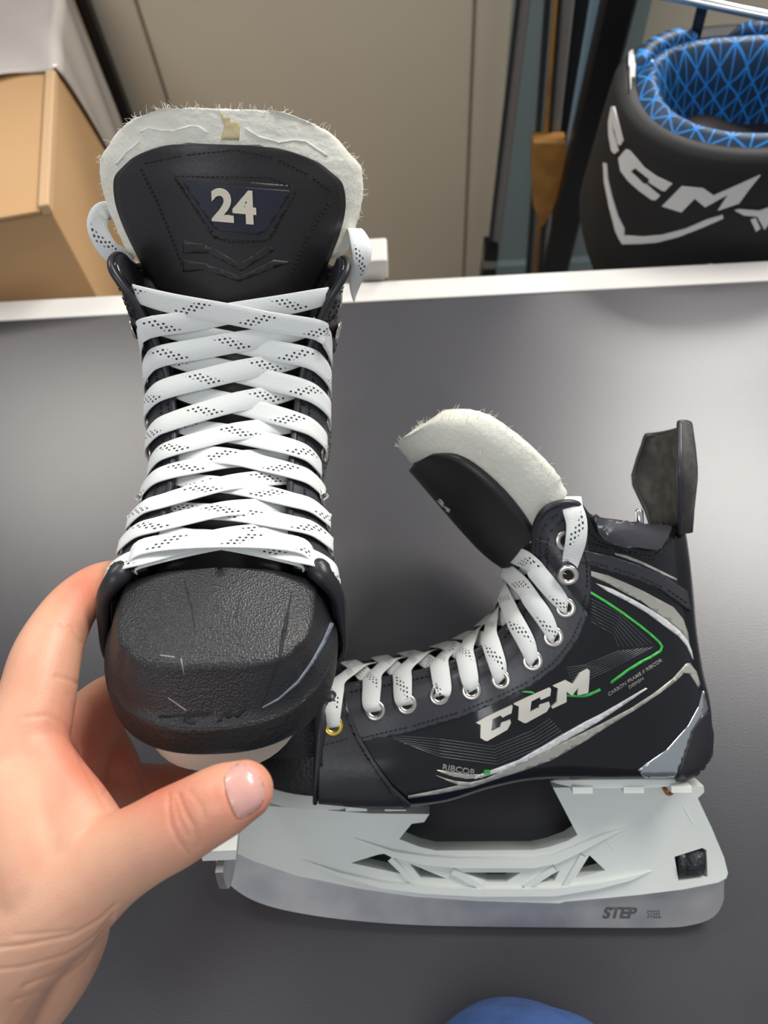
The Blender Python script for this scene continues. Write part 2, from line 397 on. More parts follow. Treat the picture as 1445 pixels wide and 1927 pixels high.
# ------------------------------------------------------------------ sticks behind the table
SY = WY-.11
def shaft(pa, pb, wpx_a, wpx_b, y, th, low=300):
    """shaft seen between pixels pa (top) and pb (bottom); runs on beyond both ends down to the floor and up"""
    A, B = wp(*pa, y), wp(*pb, y); wa = (wp(pa[0]+wpx_a, pa[1], y)-A).length; wb = (wp(pb[0]+wpx_b, pb[1], y)-B).length
    d = (A-B); up = A+d*1.2; dn = B-d*((B.z-.0)/d.z) if low else B
    w = (wa+wb)/2*.5; ax = Vector((1, 0, 0)); P = [(dn, w), (up, w)]
    bm = bmesh.new(); rows = []
    for p, ww in P:
        rows.append([p+Vector((sx*ww, sy*th, 0)) for sx, sy in ((-1, -.7), (-.8, -1), (.8, -1), (1, -.7), (1, .7), (.8, 1), (-.8, 1), (-1, .7))])
    vs = grid(bm, rows, True); bm.faces.new(vs[0][::-1]); bm.faces.new(vs[-1]); bmesh.ops.recalc_face_normals(bm, faces=bm.faces)
    return bm, dn
def stick(name, label, parts, group='hockey sticks leaning behind the table'):
    bm0, dn = shaft(*parts[0][2]); r = empty(name, Matrix.Translation(dn), label, 'hockey stick', group)
    for nm, m, args in parts:
        b, _ = shaft(*args); addp(nm, b, m, r, smooth='auto')
    return r
s1 = stick('hockey_stick', 'thin grey hockey stick with dark edges and black and white tape, leftmost of the sticks', [
    ('shaft', 'greyst', ((985, 0), (930, 470), 20, 20, SY, .006)),
    ('dark_edge', 'darkst', ((974, 0), (920, 470), 7, 7, SY-.008, .004))])
for (a, b, m, nm) in (((470, 492, 'blk', 'tape_band')), ((492, 506, 'greyst', 'tape_band')), ((506, 560, 'blk', 'tape_band'))):
    bm = slab([(913-(a-470)*.12, a), (938-(a-470)*.1, a), (938-(b-470)*.1, b), (913-(b-470)*.12, b)], SY-.022, .028, m); addp(nm, bm, m, s1, smooth=False)
s2 = stick('hockey_stick', 'amber and grey striped shaft ending in an orange-brown wooden block', [
    ('shaft', 'greyst', ((1062, 0), (1035, 270), 36, 30, SY, .006)),
    ('amber_edge', 'orange', ((1045, 0), (1025, 270), 8, 8, SY-.009, .003)),
    ('dark_edge', 'darkst', ((1030, 0), (1012, 250), 13, 10, SY-.004, .004)),
    ('dark_stripe', 'darkst', ((1054, 0), (1036, 250), 5, 5, SY-.009, .003))])
bm = slab([(1003, 268), (1066, 268), (1062, 330), (1040, 400), (1020, 430), (1004, 390), (1001, 320)], SY-.03, .022, 'orange'); addp('wooden_block', bm, 'orange', s2, smooth=False, mods=[('BEVEL', dict(width=.002, segments=2))])
s3 = stick('hockey_stick', 'narrow black stick shaft directly right of the amber striped shaft', [
    ('shaft', 'blk', ((1092, 0), (1072, 200), 34, 26, SY+.014, .006))])
s4 = stick('goalie_stick', 'wide black shaft slanting down beside the black padded pants', [
    ('shaft', 'blk', ((1164, 0), (1040, 525), 54, 52, SY-.045, .010))])
s4['category'] = 'goalie stick'; del s4['group']
s5 = stick('rack_bar', 'pale blue upright bar seen in the gap between two black shafts', [
    ('bar', 'lblue', ((1124, 0), (1082, 240), 28, 22, SY-.022, .004))]); s5['category'] = 'rack bar'; del s5['group']

# ------------------------------------------------------------------ padded pants hanging from a rail
PY = EY+.150
def build_pants():
    RX, RY = .122, .105
    cx = wp(1368, 300, PY).x; zb = wp(1250, 520, PY-.09).z-.10
    root = empty('hockey_pants', Matrix.Translation((cx, PY, zb)), 'black padded hockey pants with blue lattice lining and white lettering, right of the sticks', 'hockey pants')
    zf = wp(1340, 318, PY-RY).z; zk = wp(1240, 62, PY+RY).z
    def rimz(a):                               # a: 0 right, 90 back, 270 front
        s = (math.sin(a)+1)/2; s = s*s*(3-2*s); return zf+(zk-zf)*s
    n = 96
    def ringp(a, k):                           # k 0 bottom .. 1 rim
        fl = 1.0+.085*math.sin(min(1, (1-k)*1.0)*math.pi*.75); nar = 1-.34*(max(0, .45-k)/.45)**1.4
        z = zb+(rimz(a)-zb)*k
        x = cx+RX*fl*nar*math.copysign(abs(math.cos(a))**.85, math.cos(a)); y = PY+RY*(fl*.5+.5)*nar*math.copysign(abs(math.sin(a))**.85, math.sin(a))
        w = .0025*math.sin(5*a+9*k)*(1-k)
        return Vector((x+w, y+w, z))
    gap = (math.radians(97), math.radians(101))
    bm = bmesh.new(); rows = [[ringp(2*math.pi*j/n, k/16) for j in range(n)] for k in range(17)]
    # roll over the rim
    for q, (dr, dz) in enumerate(((-.004, .006), (-.012, .008), (-.020, .005))):
        r = []
        for j in range(n):
            p = ringp(2*math.pi*j/n, 1); d = Vector((p.x-cx, p.y-PY, 0)).normalized(); r.append(p+d*dr+Vector((0, 0, dz)))
        rows.append(r)
    grid(bm, rows, True); bm.normal_update(); shell = bm
    bvh = BVHTree.FromBMesh(bm)
    addp('outer_shell', bm, 'gear', root)
    bm = bmesh.new(); rows = []; uvs = []
    for k in range(15):
        r = []; uv = []
        for j in range(n+1):
            a = 2*math.pi*j/n; p = ringp(a, 1); d = Vector((p.x-cx, p.y-PY, 0)).normalized()
            t = k/14; fs = (math.sin(a)+1)/2; inn = -.003-(.008+.016*fs)-(.014+.008*fs)*min(1, t*3)-.022*t; 
            q = p+d*inn+Vector((0, 0, .006+.009*math.sin(min(1, t*3)*math.pi)-.115*max(0, t-.2))); r.append(q); uv.append((a*118, t*105))
        rows.append(r); uvs.append(uv)
    grid(bm, rows, False, uvs); addp('blue_lining', bm, 'honey', root)
    bm = bmesh.new(); fl = []
    for j in range(n):
        a = 2*math.pi*j/n; p = ringp(a, 1); fl.append(Vector((cx+(p.x-cx)*.78, PY+(p.y-PY)*.78, zf-.060)))
    f = bm.faces.new([bm.verts.new(p) for p in fl]); bmesh.ops.poke(bm, faces=[f])
    bmesh.ops.subdivide_edges(bm, edges=bm.edges, cuts=3, use_grid_fill=True)
    for v in bm.verts: v.co.z += .008*math.sin(v.co.x*60)*math.cos(v.co.y*50)
    addp('inner_padding', bm, 'gearin', root)
    # padded back flaps
    for a0, a1, m in ((104, 160, 'honey'), (38, 92, 'honey')):
        bm = bmesh.new(); rows = []; uvs = []
        for i in range(15):
            r = []; uv = []; a = math.radians(a0+(a1-a0)*i/14)
            for j in range(20):
                b_ = 2*math.pi*j/20; rr = math.copysign(abs(math.cos(b_))**.5, math.cos(b_)); ss = math.copysign(abs(math.sin(b_))**.5, math.sin(b_))
                e = (1-abs(2*i/14-1)**4)**.5 if 0 < i < 14 else .05
                p = ringp(a, 1); d = Vector((p.x-cx, p.y-PY, 0)).normalized()
                q = p+d*(-.020+.011*rr*e)+Vector((0, 0, -.034+.052*ss*(.7+.3*e))); r.append(q); uv.append((math.degrees(a)*2.4, (q.z-zf)*1000))
            rows.append(r); uvs.append(uv)
        grid(bm, rows, True, uvs); bmesh.ops.recalc_face_normals(bm, faces=bm.faces); addp('back_flap', bm, m, root)
    # lettering and lines on the front
    I = Matrix.Identity(4)
    def dec(pl, nm, m='white', off=.0022, st=4): 
        b = [(decal(flat2d([q] if not isinstance(q[0][0], tuple) else q, st), bvh, I, off, .0015, PY, sc_=.001), None) for q in pl]
        return addp(nm, merge(b), m, root, smooth=False)
    o, s = (1120, 180), 4.446
    C_ = lambda p: crop(o, s, p)
    dec([C_([(150, 90), (170, 90), (182, 130), (245, 375), (222, 415), (205, 400), (170, 250), (158, 180), (160, 300), (205, 460), (178, 485), (150, 460), (128, 330), (125, 220)])], 'letter_c')
    dec([C_([(270, 445), (300, 460), (345, 510), (420, 600), (520, 670), (648, 730), (590, 790), (560, 782), (455, 715), (462, 690), (345, 598), (308, 632), (412, 735), (430, 733), (548, 830), (515, 865), (480, 862), (380, 790), (290, 710), (225, 625), (208, 520)])], 'letter_c')
    dec([C_([(725, 752), (905, 768), (990, 828), (1110, 775), (1378, 655), (1290, 765), (1200, 890), (1025, 950), (1110, 815), (920, 922), (835, 850), (725, 965), (565, 915)])], 'letter_m')
    dec([C_([(82, 560), (105, 570), (115, 700), (150, 850), (200, 1010), (250, 1110), (250, 1165), (400, 1175), (560, 1160), (760, 1105), (930, 1030), (1065, 990), (1070, 1015), (900, 1090), (700, 1170), (520, 1218), (380, 1230), (235, 1235), (205, 1185), (180, 1130), (130, 930), (90, 720)])], 'chevron_line')
    dec([C_([(1165, 950), (1200, 942), (1370, 955), (1445, 930), (1500, 930), (1500, 1020), (1445, 1060), (1410, 1110), (1350, 1000), (1240, 990)])], 'white_emblem')
    dec([C_([(1295, 1030), (1340, 1015), (1378, 1100), (1340, 1125)])], 'size_label')
    dec([C_([(805, 1480), (850, 1430), (960, 1400), (1040, 1410), (1065, 1475)])], 'hem_emblem')
    o2, s2_ = (860, 0), 2.47
    dec([crop(o2, s2_, [(800, 205), (815, 200), (822, 290), (818, 372), (796, 368)])], 'white_tab', off=.003)
    # loop and label on the strap
    st = [wp(1335, -60, PY+.075), wp(1322, 15, PY+.080), wp(1306, 80, PY+.085), wp(1299, 160, PY+.08)]
    bm = bmesh.new(); rows = [[p+Vector((-.005, 0, 0)), p+Vector((.005, 0, 0)), p+Vector((.005, .002, 0)), p+Vector((-.005, .002, 0))] for p in st]
    grid(bm, rows, True); addp('hanging_strap', bm, 'blk', root, smooth=False)
    bm = slab([(1296, 124), (1309, 126), (1306, 160), (1298, 158)], PY+.068, .003, 'white'); addp('strap_label', bm, 'white', root, smooth=False)
    bm = slab([(1226, 115), (1231, 117), (1240, 160), (1242, 190), (1236, 192), (1229, 160)], PY+.035, .003, 'white'); addp('side_label', bm, 'white', root, smooth=False)
    return root
build_pants()
a, b = wp(1240, -12, PY+.075), wp(1500, 42, PY+.03); dr = (b-a)
bm = bmesh.new(); tube(bm, [a-dr*.4, b+dr*1.6], .0042, 16); tag(obj('clothes_rail', bm, 'chrome'), 'shiny chrome rail at the top right, above the padded pants', 'rail')

# ------------------------------------------------------------------ skates
# lying skate frame: x = toe, z = up from the ice edge, y = outer side; millimetres
Ld = (W(tabc(600, 1742))-W(tabc(1250, 1742))).normalized()
tilt = math.radians(28)
Yl = Matrix.Rotation(tilt, 3, Ld) @ Vector((0, 0, 1))
if Yl.y > 0: Yl = Matrix.Rotation(-tilt, 3, Ld) @ Vector((0, 0, 1))
Zl = Ld.cross(Yl); Ol = W(tabc(900, 1741, .006))
ML = Matrix.Translation(Ol) @ Matrix((Ld, Yl, Zl)).transposed().to_4x4()
MLmm = ML @ MM; MLi = MLmm.inverted()
def P(px, py, y=0.0):
    cp = cpos(MLi); d = pdir(MLi, px, py); q = cp+d*((y-cp.y)/d.y); return q
# held skate frame
T = math.radians(32)
fwd = Vector((0, -math.sin(T), math.cos(T))); upv = Vector((0, math.cos(T), math.sin(T)))
Ry = Matrix.Rotation(math.radians(4.2), 3, upv); fwd = Ry @ fwd
Rr = Matrix.Rotation(math.radians(-2.0), 3, fwd); upv = Rr @ upv
lat = upv.cross(fwd)
D0 = .290
anc = Vector((-.0695, -.1065, -.3185))
Rh = Matrix((fwd, lat, upv)).transposed()
toe_loc = Vector((140.5, 0, P(480, 1503, 34).z))*.001
MHc = Matrix.Translation(anc - Rh @ toe_loc) @ Rh.to_4x4()
MH = Matrix.Translation(CAM) @ RW.to_4x4() @ MHc
MHmm = MH @ MM; MHi = MHmm.inverted()

# shell stations: sole/back pixel, top pixel (traced on the lying skate), half widths along v
ST = [((600, 1512), (622, 1297), (40, 46, 50, 50.5, 49, 39.5, 31)),
 ((680, 1519), (690, 1284), (38, 44, 48, 50, 47, 38, 29)),
 ((760, 1521), (760, 1271), (34, 41, 46, 49, 46, 36, 28)),
 ((840, 1513), (830, 1255), (31, 38, 43, 46, 43, 35, 28)),
 ((920, 1490), (890, 1230), (29, 35, 40, 43, 41, 35, 29)),
 ((1000, 1474), (935, 1198), (27, 33, 38, 42, 45, 39, 30)),
 ((1080, 1470), (970, 1158), (26, 31, 36, 41, 46, 41, 32)),
 ((1160, 1469), (990, 1115), (26, 31, 35, 40, 46, 43, 35)),
 ((1240, 1468), (1002, 1075), (25, 31, 34, 38, 46, 45, 39)),
 ((1300, 1465), (1005, 1030), (16, 26, 31, 38, 46, 48, 44)),
 ((1334, 1420), (1006, 995), (0, 16, 26, 36, 46, 51, 49)),
 ((1335, 1340), (1022, 962), (0, 16, 26, 35, 42, 50, 55)),
 ((1318, 1265), (1052, 948), (0, 16, 26, 36, 43, 51, 56)),
 ((1304, 1190), (1084, 950), (0, 17, 27, 37, 45, 51, 54)),
 ((1298, 1120), (1110, 976), (0, 16, 26, 37, 45, 49, 50)),
 ((1291, 1060), (1170, 986), (0, 14, 23, 32, 39, 43, 44)),
 ((1287, 1010), (1235, 998), (0, 8, 14, 20, 26, 30, 31)),
 ((1286, 990), (1280, 987), (0, 1, 2, 3.5, 5, 7, 8))]
VV = (0, .05, .15, .35, .6, .84, .94, 1)
flatst = []
for p, q, ys in ST:
    a = P(*p, 0 if ys[0] < 12 else ys[0]+3); b = P(*q, ys[-1]); flatst.append((a.x, a.z, b.x, b.z, *[y*1.05 for y in ys]))
SF = cr(flatst, 5)
def interp(xs, ys, x):
    for i in range(len(xs)-1):
        if x <= xs[i+1]: t = (x-xs[i])/(xs[i+1]-xs[i]); return ys[i]+(ys[i+1]-ys[i])*t
    return ys[-1]
VS = [0, .02, .05, .1, .15, .22, .30, .38, .46, .54, .62, .70, .78, .85, .92, .97, 1]
def sect(ys):
    y = list(ys); a, m, c = y[4], y[5], y[6]
    if c < a: return y[:5]+[c+(a-c)*.86, c+(a-c)*.50, c]
    return y[:5]+[m, (m+c)/2, c]
YC = [[q[0] for q in cr([(y,) for y in sect(s[4:])], 8)] for s in SF]
VC = [q[0] for q in cr([(v,) for v in VV], 8)]
def spt(i, v, off=0):
    s = SF[i]; y = max(0, interp(VC, YC[i], v)); return Vector((s[0]+(s[2]-s[0])*v, y, s[1]+(s[3]-s[1])*v))
def shell_bm():
    bm = bmesh.new(); rows = []
    for i in range(len(SF)):
        L = [spt(i, v) for v in VS]
        r = [Vector((p.x, -p.y, p.z)) for p in L[::-1]] + [Vector((L[0].x, 0, L[0].z))] + L
        rows.append(r)
    grid(bm, rows)
    # close heel above the last station
    bmesh.ops.remove_doubles(bm, verts=bm.verts, dist=.02)
    bmesh.ops.recalc_face_normals(bm, faces=bm.faces)
    f = max(bm.faces, key=lambda f: f.calc_center_median().y)
    if f.normal.y < 0: bmesh.ops.reverse_faces(bm, faces=bm.faces)
    return bm
SHELL = shell_bm(); BV = BVHTree.FromBMesh(SHELL)
QI = [spt(i, 1) for i in range(len(SF))]
def reg(polys, off=.5, skirt=.9, st=7):
    """pixel polygons traced on the lying skate, laid on the shell (local mm)"""
    bs = []
    for p in polys:
        pl = p if isinstance(p[0][0], (tuple, list)) else [p]
        bs.append((decal(flat2d(pl, st), BV, MLi, off, skirt, ymin=4), None))
    return merge(bs)
# outline regions (pixels)
TOPEDGE = [(622, 1297), (690, 1284), (760, 1271), (830, 1255), (890, 1230), (935, 1198), (970, 1158), (990, 1115), (1002, 1075), (1005, 1030), (1006, 995), (1022, 962), (1052, 948), (1084, 950)]
EYEST = [(640, 1294), (690, 1284), (760, 1271), (830, 1255), (890, 1230), (935, 1198), (970, 1158), (990, 1115), (1002, 1075), (1005, 1030), (1006, 995), (1022, 962), (1052, 948), (1082, 951), (1100, 975),
         (1104, 1010), (1109, 1060), (1110, 1110), (1104, 1160), (1085, 1205), (1050, 1252), (1000, 1290), (935, 1322), (870, 1348), (770, 1377), (678, 1397), (660, 1360), (650, 1330)]
TOEPAN = [(612, 1300), (648, 1293), (655, 1330), (664, 1360), (690, 1410), (725, 1465), (765, 1518), (700, 1517), (600, 1508), (594, 1440), (598, 1370)]
ANKLE = [(1010, 1010), (1060, 1030), (1104, 1036), (1150, 1046), (1200, 1062), (1250, 1085), (1288, 1112), (1296, 1150), (1240, 1108), (1190, 1088), (1140, 1072), (1104, 1062), (1060, 1052), (1008, 1042)]
PAD = [(1112, 972), (1160, 982), (1210, 990), (1252, 996), (1258, 1000), (1236, 1034), (1228, 1037), (1180, 1029), (1135, 1016), (1124, 1002)]
HEELCAP = [(1300, 1374), (1318, 1345), (1330, 1340), (1338, 1380), (1336, 1425), (1322, 1462), (1270, 1466), (1285, 1420)]
MIRR = [(1322, 1300), (1330, 1335), (1322, 1348), (1300, 1376), (1285, 1420), (1268, 1464), (1215, 1464), (1200, 1448), (1255, 1410), (1295, 1365), (1314, 1330)]
EYE = [(627, 1365), (706, 1337), (765, 1325), (826, 1308), (887, 1298), (943, 1278), (1002, 1243), (1041, 1198), (1064, 1143), (1069, 1081), (1063, 1017)]
def stitchline(pts, gap=9, ln=5.5, w=1.7):
    pts = [Vector(p) for p in pts]; out = []; acc = 0
    for a, b in zip(pts, pts[1:]):
        L = (b-a).length; t = (b-a)/L; s = -acc % gap if acc else 0; x = s
        while x+ln < L:
            p = a+t*x; q = a+t*(x+ln); out.append(stroke([tuple(p), tuple(q)], w)); x += gap
        acc = (acc+L)
    return out
ST_LINES = [[(672, 1390), (770, 1367), (868, 1338), (933, 1312), (996, 1281), (1043, 1244), (1077, 1200), (1096, 1156), (1102, 1110), (1101, 1060), (1092, 1010)],
            [(660, 1306), (700, 1299), (765, 1286), (835, 1270), (900, 1243), (947, 1208), (984, 1166), (1005, 1118), (1016, 1078), (1019, 1000), (1032, 978), (1055, 962)],
            [(1020, 1104), (1030, 1078), (1033, 1005), (1044, 988), (1060, 976)],
            [(1110, 1056), (1150, 1066), (1200, 1082), (1250, 1106), (1290, 1136)],
            [(1108, 1000), (1125, 1020), (1180, 1038), (1232, 1047), (1250, 1030), (1272, 1010)],
            [(1106, 1022), (1150, 1034), (1200, 1046), (1236, 1054)],
            [(606, 1402), (660, 1388)], [(646, 1300), (652, 1340), (662, 1375), (690, 1425), (740, 1495)], [(606, 1310), (602, 1390), (600, 1500)]]
A_ = lambda p: crop((880, 1240), 5.78, p)
B_ = lambda p: crop((1100, 1100), 4.817, p)
D_ = lambda p: crop((820, 1420), 8.028, p)
E_ = lambda p: crop((990, 930), 4.516, p)
LOGO = [A_([(90, 690), (210, 620), (480, 498), (490, 510), (478, 580), (380, 628), (362, 605), (275, 650), (258, 780), (350, 735), (365, 690), (462, 655), (470, 690), (425, 760), (215, 885), (190, 885), (135, 855), (140, 715)]),
        A_([(500, 482), (640, 415), (890, 308), (900, 320), (890, 390), (790, 435), (778, 405), (690, 450), (668, 575), (765, 525), (775, 495), (880, 462), (888, 500), (850, 560), (630, 682), (605, 682), (545, 648), (555, 508)]),
        A_([(925, 288), (1060, 228), (1135, 268), (1210, 148), (1300, 103), (1318, 120), (1300, 345), (1290, 360), (1185, 382), (1190, 300), (1125, 385), (1065, 345), (1065, 455), (915, 525), (905, 515), (960, 460), (975, 310)])]
GREEN = [stroke(crop((1100, 1100), 4.817, [(45, 68), (200, 165), (350, 265), (500, 375), (600, 455), (670, 520), (697, 560), (685, 600), (600, 655), (500, 705), (380, 780), (235, 890)]), 4.2),
         stroke(A_([(590, 352), (700, 362), (720, 375)]), 3.0), stroke(A_([(1070, 392), (1200, 402), (1290, 398), (1390, 355), (1440, 330)]), 4.5), stroke(D_([(722, 240), (835, 240)]), 1.5)]
SILV = [E_([(540, 650), (700, 690), (850, 755), (1000, 825), (1120, 890), (1250, 960), (1330, 1060), (1372, 1180), (1385, 1300), (1330, 1180), (1230, 1090), (1100, 1000), (980, 910), (850, 845), (700, 760), (540, 692)]),
        B_([(0, 1335), (150, 1262), (420, 1120), (620, 990), (800, 850), (920, 715), (950, 712), (1010, 790), (1045, 905), (1030, 935), (950, 810), (900, 800), (820, 880), (680, 985), (450, 1140), (200, 1290), (0, 1420), (-300, 1590), (-560, 1685), (-800, 1760), (-1010, 1830), (-1300, 1890), (-1600, 1935), (-1600, 1915), (-1300, 1855), (-900, 1760), (-600, 1620), (-300, 1480)]),
        E_([(750, 498), (850, 520), (1000, 580), (1150, 655), (1280, 720), (1275, 735), (1140, 675), (990, 600), (850, 545), (760, 515)])]
WSTR = [B_([(100, -10), (250, 40), (430, 130), (600, 225), (740, 320), (860, 420), (930, 510), (965, 600), (980, 680), (925, 560), (850, 470), (720, 375), (560, 255), (380, 150), (200, 60)]),
        B_([(0, 1245), (150, 1170), (350, 1055), (555, 935), (565, 942), (350, 1090), (150, 1225), (0, 1315), (-300, 1480), (-500, 1590), (-750, 1690), (-1000, 1760), (-1000, 1740), (-600, 1590), (-250, 1385)])]
SWOOP = [D_([(5, 228), (100, 240), (300, 270), (480, 295), (640, 300), (820, 295), (700, 345), (450, 360), (250, 325), (80, 270)]), D_([(5, 310), (120, 350), (300, 400), (520, 420), (640, 400), (520, 470), (330, 450), (150, 380)])]
PINS = []
for k in range(7):
    PINS.append(stroke([(715+k*11, 1382+k*4.2), (830, 1391+k*5.5), (930-2+k*1.0, 1405+k*5.5), (1000+k*3, 1375+k*5.0), (1035+k*4, 1352+k*4.6)], 1.3))
for k in range(8):
    PINS.append(stroke([(1112, 1127+k*6), (1165-k*1.5, 1155+k*5.5), (1228-k*9, 1214+k*1.0)][:3], 1.2))
    PINS.append(stroke([(1228-k*9, 1216+k*1.0+1), (1150-k*7, 1258-k*1), (1078-k*2, 1292-k*5)], 1.2))
EY_N = []
def eyelets():
    out = []; cp = cpos(MLi)
    for px, py in EYE:
        d = pdir(MLi, px, py); h = BV.ray_cast(cp, d); out.append((h[0], h[1] if h[1].dot(d) < 0 else -h[1]))
    return out
EL = eyelets()
def nearest_station(E):
    best = None
    for i in range(len(SF)):
        a, b = spt(i, 0), spt(i, 1); a2, b2, e2 = Vector((a.x, a.z)), Vector((b.x, b.z)), Vector((E.x, E.z))
        t = (e2-a2).dot(b2-a2)/(b2-a2).length_squared
        if t > 1: continue
        d = (a2+(b2-a2)*t-e2).length
        if i < 62 and (best is None or d < best[0]): best = (d, i)
    return best[1]
NS = [nearest_station(e[0]) for e in EL]

def eyelet_bm():
    bm = bmesh.new(); rows = []; n = 26
    for k in range(13):
        b = math.pi*(k/12)*1.25-.2
        rows.append([Vector(((4.1-1.45*math.cos(b))*math.cos(2*math.pi*j/n), (4.1-1.45*math.cos(b))*math.sin(2*math.pi*j/n), .85*math.sin(b))) for j in range(n)])
    grid(bm, rows, True); bmesh.ops.recalc_face_normals(bm, faces=bm.faces)
    ins = bmesh.ops.create_circle(bm, cap_ends=True, segments=20, radius=3.2)['verts']
    for f in {f for v in ins for f in v.link_faces}: f.material_index = 1
    return bm

def ribbon(bm, pts, wdirs, widths, th=.9, uo=0.0, n=7):
    """flat woven lace through pts, wdirs = direction across, widths in mm"""
    data = cr([(*p, *w, ww) for p, w, ww in zip(pts, wdirs, widths)], n)
    uvl = bm.loops.layers.uv.verify(); rows = []; uvs = []; u = uo; prev = None
    for k, d in enumerate(data):
        p = Vector(d[:3]); w = Vector(d[3:6]); a = Vector(data[max(k-1, 0)][:3]); b = Vector(data[min(k+1, len(data)-1)][:3])
        t = (b-a).normalized() if (b-a).length > 1e-6 else Vector((1, 0, 0)); w = (w-t*w.dot(t)); w = w.normalized() if w.length > 1e-4 else t.orthogonal().normalized(); nn = t.cross(w)
        if prev is not None: u += (p-prev).length
        prev = p; h = d[6]/2; r = []; uv = []
        for s, z in ((-1, 0), (-.93, .5), (-.5, .62), (0, .66), (.5, .62), (.93, .5), (1, 0), (.93, -.5), (0, -.6), (-.93, -.5)):
            r.append(p+w*h*s+nn*th*z); uv.append((u, (s*.5+.5)*10.8))
        rows.append(r); uvs.append(uv)
    vs = grid(bm, rows, True, uvs)
    for r in (vs[0][::-1], vs[-1]):
        try: bm.faces.new(r)
        except ValueError: pass
    return u

# tongue surfaces -------------------------------------------------------------
def tongue_surf(cl, wid, sag):
    """cl: centreline (x,z) list, wid/sag lists; returns f(s,t,off)-> Vector plus row count"""
    D = cr([(a, b, w, s) for (a, b), w, s in zip(cl, wid, sag)], 6); N = len(D)
    def f(i, t, off=0.0, ext=0.0, lift=0.0):
        x, z, w, s = D[i]; a = Vector(D[max(i-1, 0)][:2]); b = Vector(D[min(i+1, N-1)][:2]); tg = (b-a).normalized(); bn = Vector((-tg.y*1.0, tg.x*1.0))
        if bn.x > 0 and abs(bn.x) > .3 or (bn.y > 0 and abs(bn.x) <= .3): bn = -bn
        y = (w+ext)*t; q = s*(abs(t)**2.1)
        bk = q+off
        return Vector((x+bn.x*bk, y, z+bn.y*bk)), bn, tg
    return f, N
def tongue_parts(root, xf, cl, wid, sag, s_split, felt_from, rim=11, up=15):
    f, N = tongue_surf(cl, wid, sag); nt = 30
    def rowp(i, off, ext=0, wsc=1): return [f(i, (j/nt*2-1)*wsc, off, ext)[0] for j in range(nt+1)]
    bm = bmesh.new(); rows = [rowp(i, 0) for i in range(N)]; grid(bm, rows); bmesh.ops.recalc_face_normals(bm, faces=bm.faces); bm.normal_update()
    body = bm.copy(); body.normal_update(); bvh = BVHTree.FromBMesh(body)
    bmesh.ops.recalc_face_normals(bm, faces=bm.faces)
    obj('tongue', bm, 'tongue', root, mods=[('SOLIDIFY', dict(thickness=.003, offset=-1 if False else 0)), ], xf=xf)
    # felt: thick pad behind, larger than the plate
    bm = bmesh.new(); rows = []
    M_ = 26; D = cr([(a, b, w, s) for (a, b), w, s in zip(cl, wid, sag)], 6)
    i0 = felt_from
    xs = list(range(i0, N))
    # arc-extended rows past the top
    ext_n = 7
    last, prev = D[-1], D[-4]
    tgl = Vector((last[0]-prev[0], last[1]-prev[1])).normalized()
    wmax = max(d[2] for d in D[i0:])
    L = []
    for i in xs: L.append((Vector((D[i][0], D[i][1])), D[i][2], D[i][3], i))
    Ltot = (Vector(D[-1][:2])-Vector(D[i0][:2])).length
    out = []
    for k, (c, w, s, i) in enumerate(L): out.append((c+tgl*up*(k/(len(L)-1))**1.0, w+rim, s, i))
    def ring(c, w, s, i, sc=1.0, rnd=1.0):
        bn = f(i, 0)[1]; r = []
        for (tt, oo) in prof:
            bk = s*min(1.25, abs(tt*sc)*w/max(8, w-rim))**2.1 + 2.0 + oo*13.5
            r.append(Vector((c.x+bn.x*bk, w*tt*sc, c.y+bn.y*bk)))
        return r
    prof = []
    nn = 34
    for j in range(nn): prof.append((-1+2*j/(nn-1)*1.0, 0.0))
    prof = [(t*.965, 0.02) for t, _ in prof] + [(.992, .2), (1.0, .5), (.992, .8)] + [(t*.965, 1.0) for t, _ in prof[::-1]] + [(-.992, .8), (-1.0, .5), (-.992, .2)]
    rows = [ring(c, w, s, i) for c, w, s, i in out]
    vs = grid(bm, rows, True)
    bm.faces.new(vs[0][::-1]); bm.faces.new(vs[-1])
    bmesh.ops.recalc_face_normals(bm, faces=bm.faces)
    for v in bm.verts: v.co += Vector([random.uniform(-.25, .25) for _ in range(3)])
    # loose fibres on the felt
    edge = [v for r in vs[3:] for k, v in enumerate(r) if 32 <= k <= 38 or k >= 70] + list(vs[-1]) + list(vs[-2])
    cen = Vector((D[-1][0], 0, D[-1][1]-25))
    for _ in range(170):
        v = random.choice(edge); dr = (v.co-cen).normalized()+Vector([random.uniform(-.7, .7) for _ in range(3)]); p = v.co.copy(); pts = [p.copy()]
        for q in range(4): dr = (dr+Vector([random.uniform(-.6, .6) for _ in range(3)])).normalized(); p = p+dr*random.uniform(.5, 1.3); pts.append(p.copy())
        tube(bm, pts, [.13, .12, .1, .08, .05], 4, False)
    fb = bm.copy(); fb.normal_update(); fbv = BVHTree.FromBMesh(fb)
    fo = obj('felt_backing', bm, 'felt', root, xf=xf)
    return f, N, D, bvh, fbv, fo

